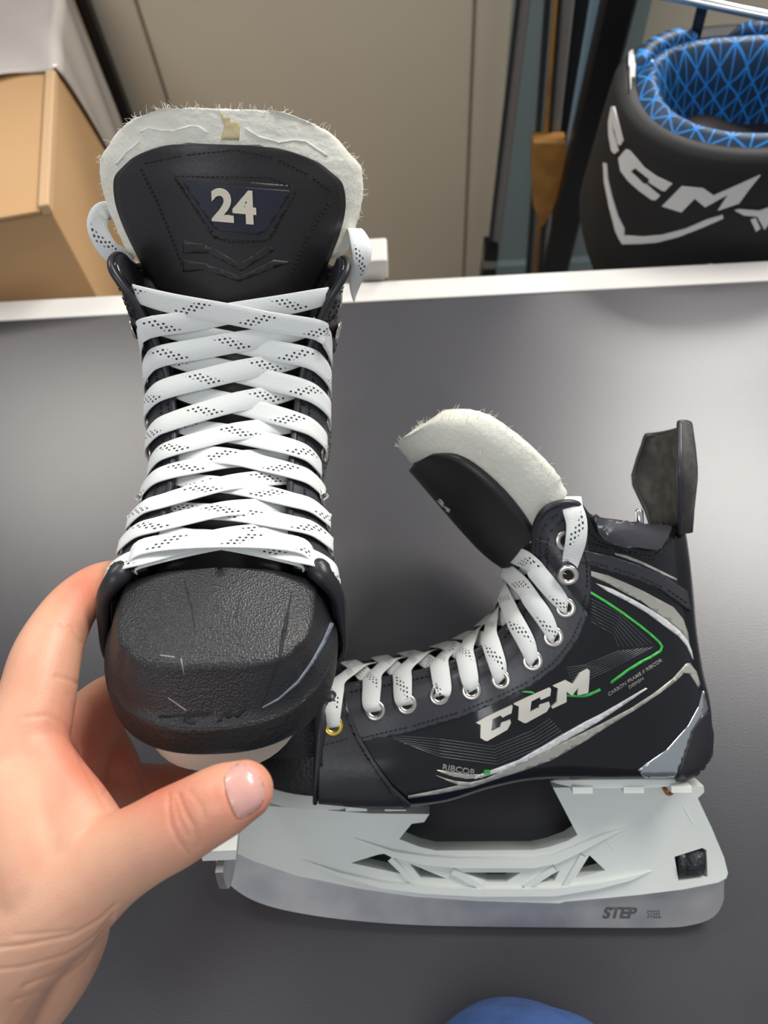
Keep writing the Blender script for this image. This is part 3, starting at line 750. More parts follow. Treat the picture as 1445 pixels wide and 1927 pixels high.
# toe cap ----------------------------------------------------------------------
XB = P(598, 1400, 46).x-4
def capring(xf_, w, zf, zr, n=44, e=2.5, groove=0):
    r = []
    for k in range(n+1):
        th = math.radians(-90+180*k/n); c, s = math.cos(th), math.sin(th)
        X = XB+(xf_-XB)*abs(c)**(2/e); Y = w*math.copysign(abs(s)**(2/e), s)
        z = zr+(zf-zr)*((X-XB)/max(1e-3, xf_-XB))**1.0 if xf_ > XB else zr
        if groove:
            for g in (-47, 47):
                dth = abs(math.degrees(th)-g); 
                if dth < 7: X -= groove*(1-dth/7)*.6*1; Y -= groove*(1-dth/7)*math.copysign(1, s)*.8
        r.append(Vector((X, Y, z)))
    return r
TF = P(452, 1400).x; ZS = P(480, 1503, 34).z; print('TF', TF, 'ZS', ZS, 'XB', XB)
def cap_bm():
    z = ZS
    R_ = [(TF-7, 43, z+7, z+5, 2.4, 0), (TF-1, 49, z+9.5, z+7, 2.4, 0), (TF+.6, 50.8, z+13, z+12, 2.4, 0), (TF+.8, 51.6, z+18, z+20, 2.4, 0), (TF+.2, 51.6, z+24, z+29, 2.4, 0), (TF-.6, 51.0, z+27, z+34, 2.4, 0),
          (TF-1.6, 50.3, z+28, z+35.5, 2.45, .3), (TF-4.2, 48.5, z+31, z+40, 2.7, .9), (TF-6.6, 46.6, z+37.5, z+46.5, 3.0, 1.5), (TF-9.0, 44.3, z+44.5, z+53, 3.3, 1.6), (TF-10.6, 42.4, z+49.5, z+56.5, 3.4, 1.5),
          (TF-12.0, 41.2, z+53.2, z+59.3, 3.4, 1.2), (TF-17.5, 36.5, z+55.6, z+62, 3.2, .5), (TF-25, 29.5, z+58.4, z+65, 2.8, 0), (TF-33, 21, z+61.5, z+67.2, 2.4, 0), (TF-42, 11, z+65.5, z+68.4, 2, 0), (XB+1.5, 1, z+69, z+69.2, 2, 0)]
    fine = []
    C = cr([(a, b, z+(c-z)*.88, z+(d-z)*.88, e, g) for a, b, c, d, e, g in R_], 3)
    return [capring(a, b, c, d, 60, e, g) for a, b, c, d, e, g in C]

HOLDER = [[(440, 1540), (458, 1508), (475, 1502), (600, 1512), (700, 1520), (808, 1521), (798, 1537), (775, 1540), (752, 1570), (790, 1585), (820, 1592), (1000, 1591), (1030, 1585), (1065, 1573), (1082, 1562), (1034, 1469), (1310, 1466), (1312, 1478), (1301, 1490), (1330, 1548), (1355, 1605), (1363, 1635), (1360, 1645), (1345, 1653), (1280, 1666), (1200, 1676), (1150, 1681), (1060, 1689), (1050, 1692), (900, 1688), (780, 1680), (680, 1665), (560, 1640), (480, 1612), (425, 1585), (410, 1575), (412, 1560)],
          [(662, 1616), (712, 1600), (725, 1598), (737, 1601), (757, 1637)], [(771, 1617), (840, 1646), (791, 1644)], [(870, 1634), (978, 1634), (951, 1652), (917, 1652)],
          [(1007, 1653), (1050, 1630), (1040, 1650)], [(1079, 1645), (1105, 1601), (1135, 1630)], [(1263, 1604), (1314, 1587), (1322, 1591), (1325, 1642), (1271, 1650)]]
def profile_solid(polys_px, thick, step=6, y=0):
    """side profile polygon (with holes) -> solid of varying half thickness thick(x,z)"""
    L = [[(P(a, b, y).x, P(a, b, y).z) for a, b in p] for p in polys_px]
    bm = flat2d(L, step)
    bmesh.ops.remove_doubles(bm, verts=bm.verts, dist=1e-3)
    fr = {}; bk = {}
    vs = bm.verts[:]; fs = bm.faces[:]; ed = [e for e in bm.edges if len(e.link_faces) == 1]; out = bmesh.new()
    for v in vs:
        t = thick(v.co.x, v.co.y); fr[v] = out.verts.new((v.co.x, t, v.co.y)); bk[v] = out.verts.new((v.co.x, -t, v.co.y))
    for f in fs:
        out.faces.new([fr[v] for v in f.verts]); out.faces.new([bk[v] for v in f.verts][::-1])
    for e in ed:
        a, b = e.verts
        try: out.faces.new((fr[a], fr[b], bk[b], bk[a]))
        except ValueError: pass
    bmesh.ops.recalc_face_normals(out, faces=out.faces); return out
def wedge(bm, px, ws, y0, dep):
    """raised rib on the holder sides: px centreline, widths px, rises dep mm"""
    for sg in (1, -1):
        rows = []
        pp = [Vector((P(a, b).x, 0, P(a, b).z)) for a, b in px]
        for i, p in enumerate(pp):
            t = (pp[min(i+1, len(pp)-1)]-pp[max(i-1, 0)]).normalized(); n = Vector((-t.z, 0, t.x)); w = ws[i]*.16
            yb = y0(p.x, p.z)-.6; h = dep*min(1, ws[i]/8)
            rows.append([Vector((q.x, sg*(yb+hh), q.z)) for q, hh in ((p+n*w, 0), (p+n*w*.8, h+.6), (p-n*w*.8, h+.6), (p-n*w, 0))])
        grid(bm, rows)

def build_skate(name, MW, label, held):
    root = empty(name, MW, label, 'ice skate', 'pair of ice hockey skates')
    xf = MM.copy()
    if held: xf = MM @ Matrix.Diagonal((1, -1, 1, 1))
    both = (1, -1)
    def sm(bm, s):                 # copy onto the inner side
        b = bm.copy()
        if s < 0: bmesh.ops.transform(b, matrix=Matrix.Diagonal((1, -1, 1, 1)), verts=b.verts); bmesh.ops.reverse_faces(b, faces=b.faces)
        return b
    obj('boot_shell', SHELL.copy(), ['quarter', 'lining'], root, xf=xf, mods=[('SOLIDIFY', dict(thickness=.0035, offset=-1, material_offset=1, material_offset_rim=0))])
    # eyestay
    b0 = reg([EYEST], 1.3, 2.2, 6)
    for s in both: obj('eyestay', sm(b0, s), 'leathers', root, xf=xf)
    b0 = reg([TOEPAN], 1.6, 2.4, 7)
    for s in both: obj('side_toe_panel', sm(b0, s), 'leather', root, xf=xf)
    b0 = reg([ANKLE], 1.6, 2.2, 6)
    for s in both: obj('ankle_band', sm(b0, s), 'leathers', root, xf=xf)
    b0 = reg([PAD], 3.2, 3.6, 6)
    for s in both: obj('collar_pad', sm(b0, s), 'leathers', root, xf=xf, mods=[('BEVEL', dict(width=.001, segments=3, limit_method='ANGLE'))])
    b0 = reg([HEELCAP], 1.6, 2.4, 6)
    for s in both: obj('heel_cap', sm(b0, s), 'leather', root, xf=xf)
    b0 = reg([MIRR], 1.0, 1.8, 6)
    for s in both: obj('mirrored_heel_insert', sm(b0, s), 'mirror', root, xf=xf)
    # piping along edges
    for s in both:
        bm = bmesh.new(); pts = []
        for px, py in ((622, 1292), (610, 1318), (602, 1360), (597, 1410), (594, 1460), (592, 1500)):
            h = BV.find_nearest(P(px, py, 46)); pts.append(Vector((h[0].x+1.5, s*(abs(h[0].y)+1.0), h[0].z)))
        pts = [Vector(p) for p in cr([tuple(p) for p in pts], 4)]
        n = len(pts); tube(bm, pts, [max(1.4, 5.6-5.6*(i/(n-1))**1.1) for i in range(n)], 12)
        obj('front_piping', bm, 'leather', root, xf=xf)
    bm = bmesh.new()
    for s in both:
        pts = [p for p in QI[2:-1]]; pts = [Vector((p.x, s*p.y, p.z)) for p in pts]; tube(bm, pts, 2.0, 8)
    obj('edge_binding', bm, 'leather', root, xf=xf)
    b0 = reg(sum([stitchline(l) for l in ST_LINES], []), 2.05, .5, 20)
    for s in both: obj('stitching', sm(b0, s), 'stitch', root, xf=xf)
    bm = bmesh.new()
    b0 = reg([stroke([(655, 1345), (672, 1385), (700, 1432), (735, 1480), (770, 1512)], 7)], 2.6, 2.0, 7)
    for s in both: obj('seam_cord', sm(b0, s), 'leather', root, xf=xf)
    # graphics
    for nm, rg, m, of in (('silver_stripe', SILV, 'silver', .35), ('white_stripe', WSTR, 'wstripe', .5), ('pinstripes', PINS, 'pin', .35), ('green_line', GREEN[:1], 'green', .6)):
        b0 = reg(rg, of, .5, 8)
        for s in both: obj(nm, sm(b0, s), m, root, xf=xf, smooth=True)
    if not held:
        b0 = reg(LOGO, 1.7, 1.8, 6); obj('side_logo', b0, 'logo', root, xf=xf, smooth='auto')
        obj('green_line', reg(GREEN[1:3], .55, .5, 6), 'green', root, xf=xf)
        obj('silver_swoop', reg(SWOOP, .5, .5, 6), 'silver', root, xf=xf)
        tb_ = text2d('RIBCOR', D_([(88, 222)])[0], (17.5, 3.0), (2.2, -15), .012, 3)
        obj('model_lettering', decal(tb_, BV, MLi, .6, .5), 'greyt', root, xf=xf, smooth=False)
        b0 = reg([stroke(D_([(728, 238), (825, 242)]), 2.4), stroke(D_([(735, 262), (815, 264)]), 2.0), stroke(D_([(722, 285), (800, 288)]), 2.4), stroke(D_([(735, 236), (728, 262)]), 2.2), stroke(D_([(815, 262), (803, 287)]), 2.2)], .6, .5, 4)
        obj('model_lettering', b0, 'green', root, xf=xf, smooth=False)
        tb_ = text2d('CARBON FRAME // RIBCOR', B_([(215, 1010)])[0], (8.3, -5.4), (-3.5, -8), .008, 4)
        obj('small_lettering', decal(tb_, BV, MLi, .55, .4), 'greyt', root, xf=xf, smooth=False)
        tb_ = text2d('DESIGN', B_([(400, 945)])[0], (8.0, -5.2), (-3.0, -7), .008, 4)
        obj('small_lettering', decal(tb_, BV, MLi, .55, .4), 'greyt', root, xf=xf, smooth=False)
    # tendon guard
    bm = bmesh.new(); G = [(1000, 1285, 1282, 26), (960, 1285, 1281, 32), (905, 1285, 1279, 44), (885, 1284, 1279, 45), (850, 1283, 1280, 40), (825, 1282, 1280, 35), (812, 1281, 1280, 33), (808, 1280.5, 1279.5, 32)]
    rows = []; borders = []
    for py, bx, fx_, w in G:
        b_ = P(bx, py); f_ = P(fx_, py, w); r = []
        if held: b_.z += 14*max(0, b_.z-232)/73
        for k in range(31):
            th = math.radians(-90+6*k); s, c = math.sin(th), math.cos(th)
            r.append(Vector((f_.x+(b_.x-f_.x)*abs(c)**.9, w*math.copysign(abs(s)**.9, s), b_.z)))
        rows.append(r)
    grid(bm, rows); bmesh.ops.recalc_face_normals(bm, faces=bm.faces)
    g = obj('tendon_guard', bm, 'guard', root, xf=xf, mods=[('SOLIDIFY', dict(thickness=.0035, offset=0))])
    bm = bmesh.new(); edge = [r[0] for r in rows]+rows[-1][1:-1]+[r[-1] for r in rows[::-1]]; tube(bm, edge, 1.9, 8)
    obj('guard_binding', bm, 'leathers', g, xf=xf)
    # inner lining tab
    bm = bmesh.new(); p = P(1203, 985, 30); tube(bm, [p, p+Vector((0, 0, 6))], 2.4, 10); obj('guard_rivet', bm, 'chrome', root, xf=xf)
    # toe cap
    rows = cap_bm(); k = 16
    if not held: rows = [[Vector((XB+(q.x-XB)*.80, q.y, q.z)) for q in r_] for r_ in rows]
    bm = bmesh.new(); grid(bm, rows[:k]); bmesh.ops.recalc_face_normals(bm, faces=bm.faces); bm.faces.ensure_lookup_table()
    f = bm.faces[len(bm.faces)//2]
    bm2 = bmesh.new(); grid(bm2, rows[k-1:]); 
    bmt = bmesh.new(); grid(bmt, rows); bmt.normal_update(); bvc = BVHTree.FromBMesh(bmt)
    for b_ in (bm, bm2):
        bmesh.ops.recalc_face_normals(b_, faces=b_.faces); ff = max(b_.faces, key=lambda f: f.calc_center_median().x)
        if ff.normal.x < 0: bmesh.ops.reverse_faces(b_, faces=b_.faces)
    cap = obj('toe_cap', bm2, 'cap', root, xf=xf, mods=[('SOLIDIFY', dict(thickness=.003, offset=-1))])
    obj('toe_rim', bm, 'rim', cap, xf=xf, mods=[('SOLIDIFY', dict(thickness=.003, offset=-1))])
    # holder
    def th(x, z):
        k = max(0, min(1, (z-14)/72)); return 5.0+7.2*k**2.2
    bm = profile_solid(HOLDER, th, 5)
    wedge(bm, [(668, 1568), (740, 1596), (800, 1608), (860, 1613), (1000, 1613), (1040, 1606), (1085, 1585), (1130, 1562), (1178, 1545)], [2, 14, 20, 22, 22, 20, 17, 10, 1], th, 2.6)
    wedge(bm, [(568, 1608), (640, 1634), (720, 1655), (800, 1664), (900, 1669), (1040, 1668), (1120, 1656), (1180, 1642), (1222, 1630)], [1, 8, 14, 16, 17, 17, 13, 8, 1], th, 2.6)
    for a_, b_, wa, wb in (((735, 1606), (775, 1648), 14, 10), ((850, 1630), (905, 1660), 14, 12), ((1040, 1625), (985, 1662), 14, 12), ((1092, 1600), (1058, 1662), 12, 12), ((1150, 1590), (1128, 1565), 1, 1)):
        wedge(bm, [a_, b_], [wa, wb], th, 1.6)
    for (a_, b_) in (((1110, 1487), (1135, 1528)), ((1200, 1500), (1228, 1552)), ((1272, 1500), (1300, 1548)), ((560, 1545), (585, 1560))):
        wedge(bm, [a_, ((a_[0]+b_[0])/2, (a_[1]+b_[1])/2), b_], [1, 3, 1], th, .5)
    if held:
        for v in bm.verts: v.co.z = ZS+(v.co.z-ZS)*(1.0+(.10 if v.co.x > 0 else .07)*max(-1, min(1, v.co.x/120)))
    hd = obj('blade_holder', bm, 'plast', root, xf=xf, smooth='auto')
    # mounting plates under the boot
    def plate(x0, x1, w0, w1, zt, thk, e):
        bm = bmesh.new(); rows = []
        for z in (zt-thk, zt-thk*.2, zt):
            r = []
            for k in range(48):
                a = 2*math.pi*k/48; c, s = math.cos(a), math.sin(a); q = (w0 if c > 0 else w1)
                r.append(Vector(((x0+x1)/2+(x1-x0)/2*math.copysign(abs(c)**(2/e), c), q*math.copysign(abs(s)**(2/e), s), z)))
            rows.append(r)
        vs = grid(bm, rows, True); bm.faces.new(vs[0][::-1]); bm.faces.new(vs[-1]); bmesh.ops.recalc_face_normals(bm, faces=bm.faces); return bm
    zp = P(700, 1520, 20).z
    bm = plate(P(806, 1520, 25).x, (TF-4 if held else TF-14), 37, 31, ZS+8.5, 14, 2.5)
    for x in (40, 62, 84): box(bm, (x, -30, ZS-9), (x+12, 30, ZS-4))
    obj('front_mount_plate', bm, 'plast' if not held else 'beige', hd, xf=xf, smooth='auto')
    zh = P(1200, 1467, 25).z
    bm = plate(P(1312, 1470, 25).x, P(1034, 1470, 25).x, 27, 27, zh+2, 6, 3)
    for x in (-118, -92, -64): box(bm, (x, -28, zh-6.5), (x+11, 28, zh-3))
    obj('rear_mount_plate', bm, 'plast', hd, xf=xf, smooth='auto')
    bm = bmesh.new(); rows = []; pc = P(1256, 1482, 14); tube(bm, [Vector((pc.x, 11, pc.z)), Vector((pc.x, 16, pc.z-1))], 3.0, 12); obj('rivet', bm, 'copper', hd, xf=xf)
    # knurled adjustment wheel in its slot
    a_ = P(1270, 1620); b_ = P(1320, 1614); bm = bmesh.new(); rows = []
    for x, r in ((0, 4.5), (.05, 8), (.25, 8.4), (.27, 7.2), (.33, 7.2), (.35, 8.4), (.95, 8.4), (1, 4)):
        c = a_.lerp(b_, x); rows.append([Vector((c.x, r*1.0*math.cos(q), c.z+r*math.sin(q))) for q in [2*math.pi*j/28 for j in range(28)]])
    grid(bm, rows, True); bmesh.ops.recalc_face_normals(bm, faces=bm.faces); obj('adjustment_wheel', bm, 'knurl', hd, xf=xf)
    # blade
    BL = [[(1361, 1640), (1360, 1690), (1352, 1710), (1334, 1727), (1300, 1738), (1250, 1743), (1100, 1743), (900, 1741), (760, 1737), (640, 1727), (550, 1713), (490, 1697), (450, 1676), (425, 1652), (408, 1620), (400, 1585), (470, 1590), (600, 1635), (800, 1670), (1060, 1680), (1250, 1660)]]
    BL = [cr(BL[0][1:16], 4)+BL[0][16:]+BL[0][:1]]
    bm = profile_solid(BL, lambda x, z: 1.6, 8)
    if held:
        for v in bm.verts: v.co.z = ZS+(v.co.z-ZS)*(1.0+(.10 if v.co.x > 0 else .07)*max(-1, min(1, v.co.x/120)))
    bl = obj('blade', bm, 'steel', root, xf=xf, smooth='auto')
    if not held:
        bs = BVHTree.FromBMesh(profile_solid(BL, lambda x, z: 1.6, 8))
        obj('blade_lettering', decal(text2d('STEP', (1133, 1727), (29.5, 0), (7, -28), .045, 6), bs, MLi, .12, .2, 1.6), 'etch', bl, xf=xf, smooth=False)
        obj('blade_lettering', decal(text2d('STEEL', (1217, 1727), (10.5, 0), (1.2, -20), .01, 6), bs, MLi, .12, .2, 1.6), 'etch', bl, xf=xf, smooth=False)
    # eyelets
    eb = eyelet_bm()
    for s in both:
        for k_, (p, n) in enumerate(EL):
            e = obj('eyelet', eb.copy(), ['brass' if (k_ == 0 and not held and s > 0) else 'ring', 'stitch'], root)
            pp = Vector((p.x, s*p.y, p.z)); nn = Vector((n.x, s*n.y, n.z))
            if held: pp.y *= -1; nn.y *= -1
            q = nn.to_track_quat('Z', 'Y').to_matrix().to_4x4()
            e.data.transform(MM @ Matrix.Translation(pp+nn*1.45) @ q)
            if k_ == 0 and not held and s > 0: e['label'] = 'worn brass-coloured lowest eyelet'
    # ----- tongue
    def inner(i, d): 
        a, b = QI[max(i-1, 0)], QI[i+1]; t = Vector((b.x-a.x, 0, b.z-a.z)).normalized(); n = Vector((t.z, 0, -t.x))
        if n.z < -.2 or (abs(n.z) <= .2 and n.x < 0): n = -n
        if n.x < 0 and abs(n.x) > abs(n.z): n = -n
        return QI[i]-n*d, n, t
    if held:
        cl = [(QI[0].x+6, QI[0].z-4)]+[(inner(i, 7)[0].x, inner(i, 7)[0].z) for i in (5, 12, 18, 24, 30, 36, 42, 48)]
        tx, tz = cl[-1]; cl += [(tx-.5, tz+14), (tx-1, tz+29), (tx-1.5, tz+42), (tx-2, tz+54), (tx-3, tz+62), (tx-3.6, tz+67), (tx-4, tz+70)]
        wid = [30, 29, 29, 30, 31, 33, 35, 38, 42, 49, 55, 57.5, 55, 46, 34, 17]
        sag = [5, 6, 7, 8, 9, 12, 15, 17, 20, 22, 24, 24, 21, 15, 8, 2]
    else:
        cl = [(QI[0].x+6, QI[0].z-4)]+[(inner(i, 6)[0].x, inner(i, 6)[0].z) for i in (5, 12, 18, 24, 30)]
        tail = [P(*q) for q in ((1002, 1110), (985, 1088), (950, 1068), (912, 1040), (870, 996), (832, 952), (803, 918), (785, 897), (777, 888), (773, 883))]
        cl += [(p.x, p.z) for p in tail]
        wid = [30, 29, 29, 30, 31, 32, 36, 40, 45, 50, 55, 57, 54, 44, 32, 17]
        sag = [5, 6, 7, 8, 9, 12, 16, 20, 24, 27, 28, 26, 22, 15, 8, 2]
    f, N, D, tbv, fbv, fo = tongue_parts(root, xf, cl, wid, sag, 0, 54 if held else 48)
    if held:
        bvt = tbv; Mi = MHi.copy(); Mi = Matrix.Diagonal((1, -1, 1, 1)) @ Mi
        def dt(pl, nm, m, off=.8, sk=1.2, st=9, par=root): 
            b = merge([(decal(flat2d([q], st), bvt, Mi, off, sk, 0), None) for q in pl]); return obj(nm, b, m, par, xf=xf)
        K = lambda p: crop((150, 160), 2.535, p)
        dt([K([(455, 430), (1010, 478), (1030, 500), (905, 730), (870, 745), (660, 730), (630, 715)])], 'badge_frame', 'tongue', 1.9, 1.6)
        dt([K([(500, 462), (990, 500), (1000, 510), (885, 690), (850, 712), (660, 690), (640, 675)])], 'badge', 'navy', 2.3, .8)
        stt = []
        for l in ([(460, 445), (640, 705)], [(1025, 505), (905, 735)], [(640, 725), (720, 748), (880, 745)], [(470, 435), (900, 440), (1010, 480)], [(300, 400), (380, 560), (500, 870)], [(1180, 560), (1090, 700), (1000, 900)], [(320, 375), (500, 335), (740, 310), (930, 345), (1090, 430), (1200, 510)]):
            stt += stitchline(K(l), 9, 5, 2.2)
        dt(stt, 'stitching', 'stitch', 2.2, 2.4, 30)
        dt([K([(500, 735), (620, 760), (760, 850), (900, 755), (930, 780), (900, 800), (770, 885), (620, 800), (500, 800)]), K([(500, 830), (600, 840), (760, 910), (920, 830), (1000, 840), (920, 870), (760, 935), (600, 880), (500, 890)])], 'flex_rib', 'tongue', 1.8, 2)
        dt([stroke(K([(492, 590), (470, 640), (445, 690)]), 3)], 'scuff_mark', 'greyt', .9, .5, 30)
        t2 = text2d('24', (401, 411), (80, 7), (-3, -82), .034, 5); obj('number', decal(t2, bvt, Mi, 3.6, 1.6, 0), 'num', root, xf=xf, smooth='auto')
        fm = merge([(decal(flat2d([q], 8), fbv, Mi, .25, .5, 0), None) for q in (K([(665, 120), (700, 150), (735, 170), (765, 185), (760, 262), (672, 262), (690, 200)]),)]); obj('yellowed_stain', fm, 'stain', fo, xf=xf)
        fm = merge([(decal(flat2d([q], 8), fbv, Mi, .5, .6, 0), None) for q in (stroke(K([(290, 225), (330, 205), (380, 215), (450, 220), (530, 195), (570, 200), (610, 230)]), 2.2), stroke(K([(790, 205), (850, 245), (950, 275), (1020, 262), (1080, 270), (1180, 340)]), 2.0), stroke(K([(175, 380), (220, 325), (285, 270)]), 2.4))]); obj('loose_thread', fm, 'lthread', fo, xf=xf)
        # toe marks
        def dc(pl, nm, m, off=.35, sk=.5, st=8): 
            b = merge([(decal(flat2d([q], st), bvc, Mi, off, sk, 0), None) for q in pl]); return obj(nm, b, m, cap, xf=xf)
        G_ = lambda p: crop((140, 960), 2.491, p)
        dc([stroke(G_([(880, 925), (960, 880), (1050, 800), (1120, 700), (1170, 610), (1205, 530)]), 2, 7)], 'scuffed_groove', 'scuff', .6)
        dc([stroke(G_([(515, 330), (535, 400), (552, 470), (568, 580)]), 3.0, 1.2), stroke(G_([(780, 400), (755, 505)]), 1, 1.5), stroke(G_([(1020, 375), (1000, 480), (985, 560)]), 1.0, 9), stroke(G_([(985, 560), (960, 700), (880, 915)]), 10, 1)], 'cut_marks', 'gouge', .15, .3)
        dc([stroke(G_([(500, 695), (515, 775)]), 2.5, .8), stroke(G_([(440, 880), (525, 940)]), 1, 3), stroke(G_([(400, 680), (470, 690)]), 2, 3)], 'scratches', 'greyt', .2, .3)
        dc([G_([(395, 960), (510, 955), (640, 935), (650, 945), (620, 965), (545, 970), (545, 985), (575, 990), (560, 1005), (510, 995), (515, 965), (400, 975)]), G_([(665, 995), (700, 945), (730, 930), (745, 955), (800, 915), (805, 935), (770, 975), (745, 965), (720, 980), (700, 960), (690, 990)])], 'embossed_letters', 'gouge', .2, .3)
    else:
        bvt = tbv
        t2 = text2d('24', (826, 938), (22, 24), (6, -5), .02, 4); obj('number', decal(t2, bvt, MLi, 1.9, 1.2, 0), 'logo', root, xf=xf, smooth='auto')
    # ----- laces
    bm = bmesh.new(); yv = Vector((0, 1, 0))
    idx = NS
    def Fp(i, s, out_): 
        q, n, t = inner(i, -out_); return Vector((q.x, s*q.y, q.z)), n, t
    uo = 0
    nst = 9
    for k_ in range(nst):
        for s in (1, -1):
            E, n = EL[k_]; E = Vector((E.x, s*E.y, E.z)); n = Vector((n.x, s*n.y, n.z))
            i1 = idx[k_]; i2 = idx[min(k_+1, 10)]
            A, n1, t1 = Fp(i1, s, 3.2); B, n2, t2_ = Fp(i2, -s, -2.0)
            def sp(v, off):
                a = spt(i1, v); a2 = spt(i1, v-.02); b_ = spt(i1+1, v); nn_ = (a-a2).cross(b_-a); nn_ = nn_.normalized()
                if nn_.y < 0: nn_ = -nn_
                q = a+nn_*off; return Vector((q.x, s*q.y, q.z))
            S1, S2 = sp(.86, 3.2), sp(.95, 3.6)
            B_in = Vector((B.x, B.y*.93, B.z)); low = Vector((B.x, B.y*.97, B.z))-n2*6
            bulge = (0 if held else (0 if k_ < 6 else 3.5*(k_-5)))
            sl = .4 if s > 0 else -.4
            hN = (4.0 if (s > 0) != (k_ in (3, 8)) else 1.9)+random.uniform(0, .4)+bulge; lf = hN-bulge > 3
            Mid = (A+B)/2; Mid.y = 0; Mid += (n1+n2)/2*hN; 
            Q1 = A.lerp(B, .25)+n1*((2.4 if lf else 1.4)+bulge*.7); Q2 = A.lerp(B, .76)+n2*((3.0 if lf else .6)+bulge*.5)
            pts = [E-n*1.5, E+n*1.9, S1, S2, A, Q1, Mid, Q2, B_in, low]
            tw = [t1]*4+[t1, t1.lerp(t2_, .2), (t1+t2_)/2+Vector((0, 0, 0)), t2_, t2_, t2_]
            if held: tw = [w_+0*yv for w_ in tw]
            ws = [4.5, 6.5, 9.6, 10.6, 10.8, 10.8, 10.8, 10.6, 9, 7]
            uo = ribbon(bm, pts, tw, ws, uo=uo+7.3)
    if held:
        # straight bar between the lowest eyelets
        E, n = EL[0]; A, n1, t1 = Fp(idx[0], 1, 4.5)
        L_ = []
        for s in (-1, 1):
            e = Vector((E.x, s*E.y, E.z)); nn = Vector((n.x, s*n.y, n.z)); a = Vector((A.x, s*A.y, A.z))
            seq = [e-nn*1.5, e+nn*2.6, e.lerp(a, .6)+nn*3.0, a+n1*.8+Vector((0, s*1, 0))]
            L_.append(seq)
        pts = L_[0]+[Vector((A.x, 0, A.z))+n1*4.2]+L_[1][::-1]
        pts = [p-t1*(-4.0 if 3 <= k_ <= 5 else -1.5) for k_, p in enumerate(pts)]
        ribbon(bm, pts, [t1]*9, [5, 8, 10, 10.8, 10.8, 10.8, 10, 8, 5], uo=3)
        for s in (1, -1):
            a, n1, t1 = Fp(1, s, 1.0); b, n2, t2_ = Fp(5, -s, .5)
            pts = [a-n1*6+Vector((0, s*4, 0)), a+Vector((0, s*1, 0)), a.lerp(b, .5)+n1*2.6, b, b-n1*6+Vector((0, -s*3, 0))]
            ribbon(bm, pts, [t1]*5, [8, 10.5, 10.5, 10.5, 8], uo=11)
    # top strap / loops
    for s in (1, -1):
        E, n = EL[9]; E = Vector((E.x, s*E.y, E.z)); n = Vector((n.x, s*n.y, n.z)); tp, nt_, tt = Fp(60 if False else 58, s, 0)
        Tq = P(1076, 945, 54); Tq = Vector((Tq.x, s*Tq.y, Tq.z))
        if not held:
            a = [P(1070, 1084, 50), P(1073, 1060, 54), P(1083, 1020, 58), P(1085, 985, 59), P(1077, 955, 58)]
            a = [Vector((p.x, s*p.y, p.z)) for p in a]; a[0] = E+Vector((0, s*.8, 0))
            pts = a+[Vector((Tq.x, s*51, Tq.z+2.5)), Vector((Tq.x, s*46, Tq.z-8)), Vector((Tq.x+2, s*44, Tq.z-24))]
            xv = Vector((1, 0, 0)); ribbon(bm, pts, [xv]*8, [6, 9, 10.8, 11, 11, 11, 10, 8], uo=4)
    if held:
        # two loose loops at the collar and the crossing strand under the badge
        Mi2 = Matrix.Diagonal((1, -1, 1, 1)) @ MHi
        def hp(px, py, d):   # held-frame point at a depth
            return Mi2 @ cpt(px, py, (d+14)/1000)
        l = [hp(262, 520, 412), hp(238, 492, 404), hp(205, 470, 398), hp(184, 430, 396), hp(192, 402, 400), hp(216, 398, 408), hp(236, 412, 418), hp(252, 440, 428)]
        nrm = (hp(200, 440, 400)-hp(200, 440, 380)).normalized()
        upd = (hp(200, 400, 400)-hp(200, 450, 400)).normalized(); rgt = (hp(250, 400, 400)-hp(200, 400, 400)).normalized()
        wd_ = [upd, (upd+rgt*.3), upd*.75+rgt*.7, rgt*1.0+upd*.1+nrm*.5, upd*-.2+rgt*.55+nrm*.6, upd*-.6+nrm*.7, upd*-.5-rgt*.3+nrm*.6, nrm]
        ribbon(bm, l, wd_, [9, 10.5, 10.8, 10.8, 10.8, 10.5, 10, 9], uo=2)
        l = [hp(668, 560, 412), hp(670, 525, 398), hp(680, 490, 390), hp(679, 460, 390), hp(668, 432, 400), hp(656, 440, 412)]
        ribbon(bm, l, [rgt*.4+nrm, rgt+nrm*.5, rgt, rgt, rgt+nrm*.6, rgt*.5+nrm], [6, 8, 9.5, 10.8, 9, 7], uo=2)
    obj('lace', bm, 'lace', root, xf=xf)
    return root
build_skate('ice_skate', ML, 'black ice hockey skate lying on its side on the grey table', False)
build_skate('ice_skate', MH, 'black ice hockey skate held upright in the hand, toe towards the viewer', True)

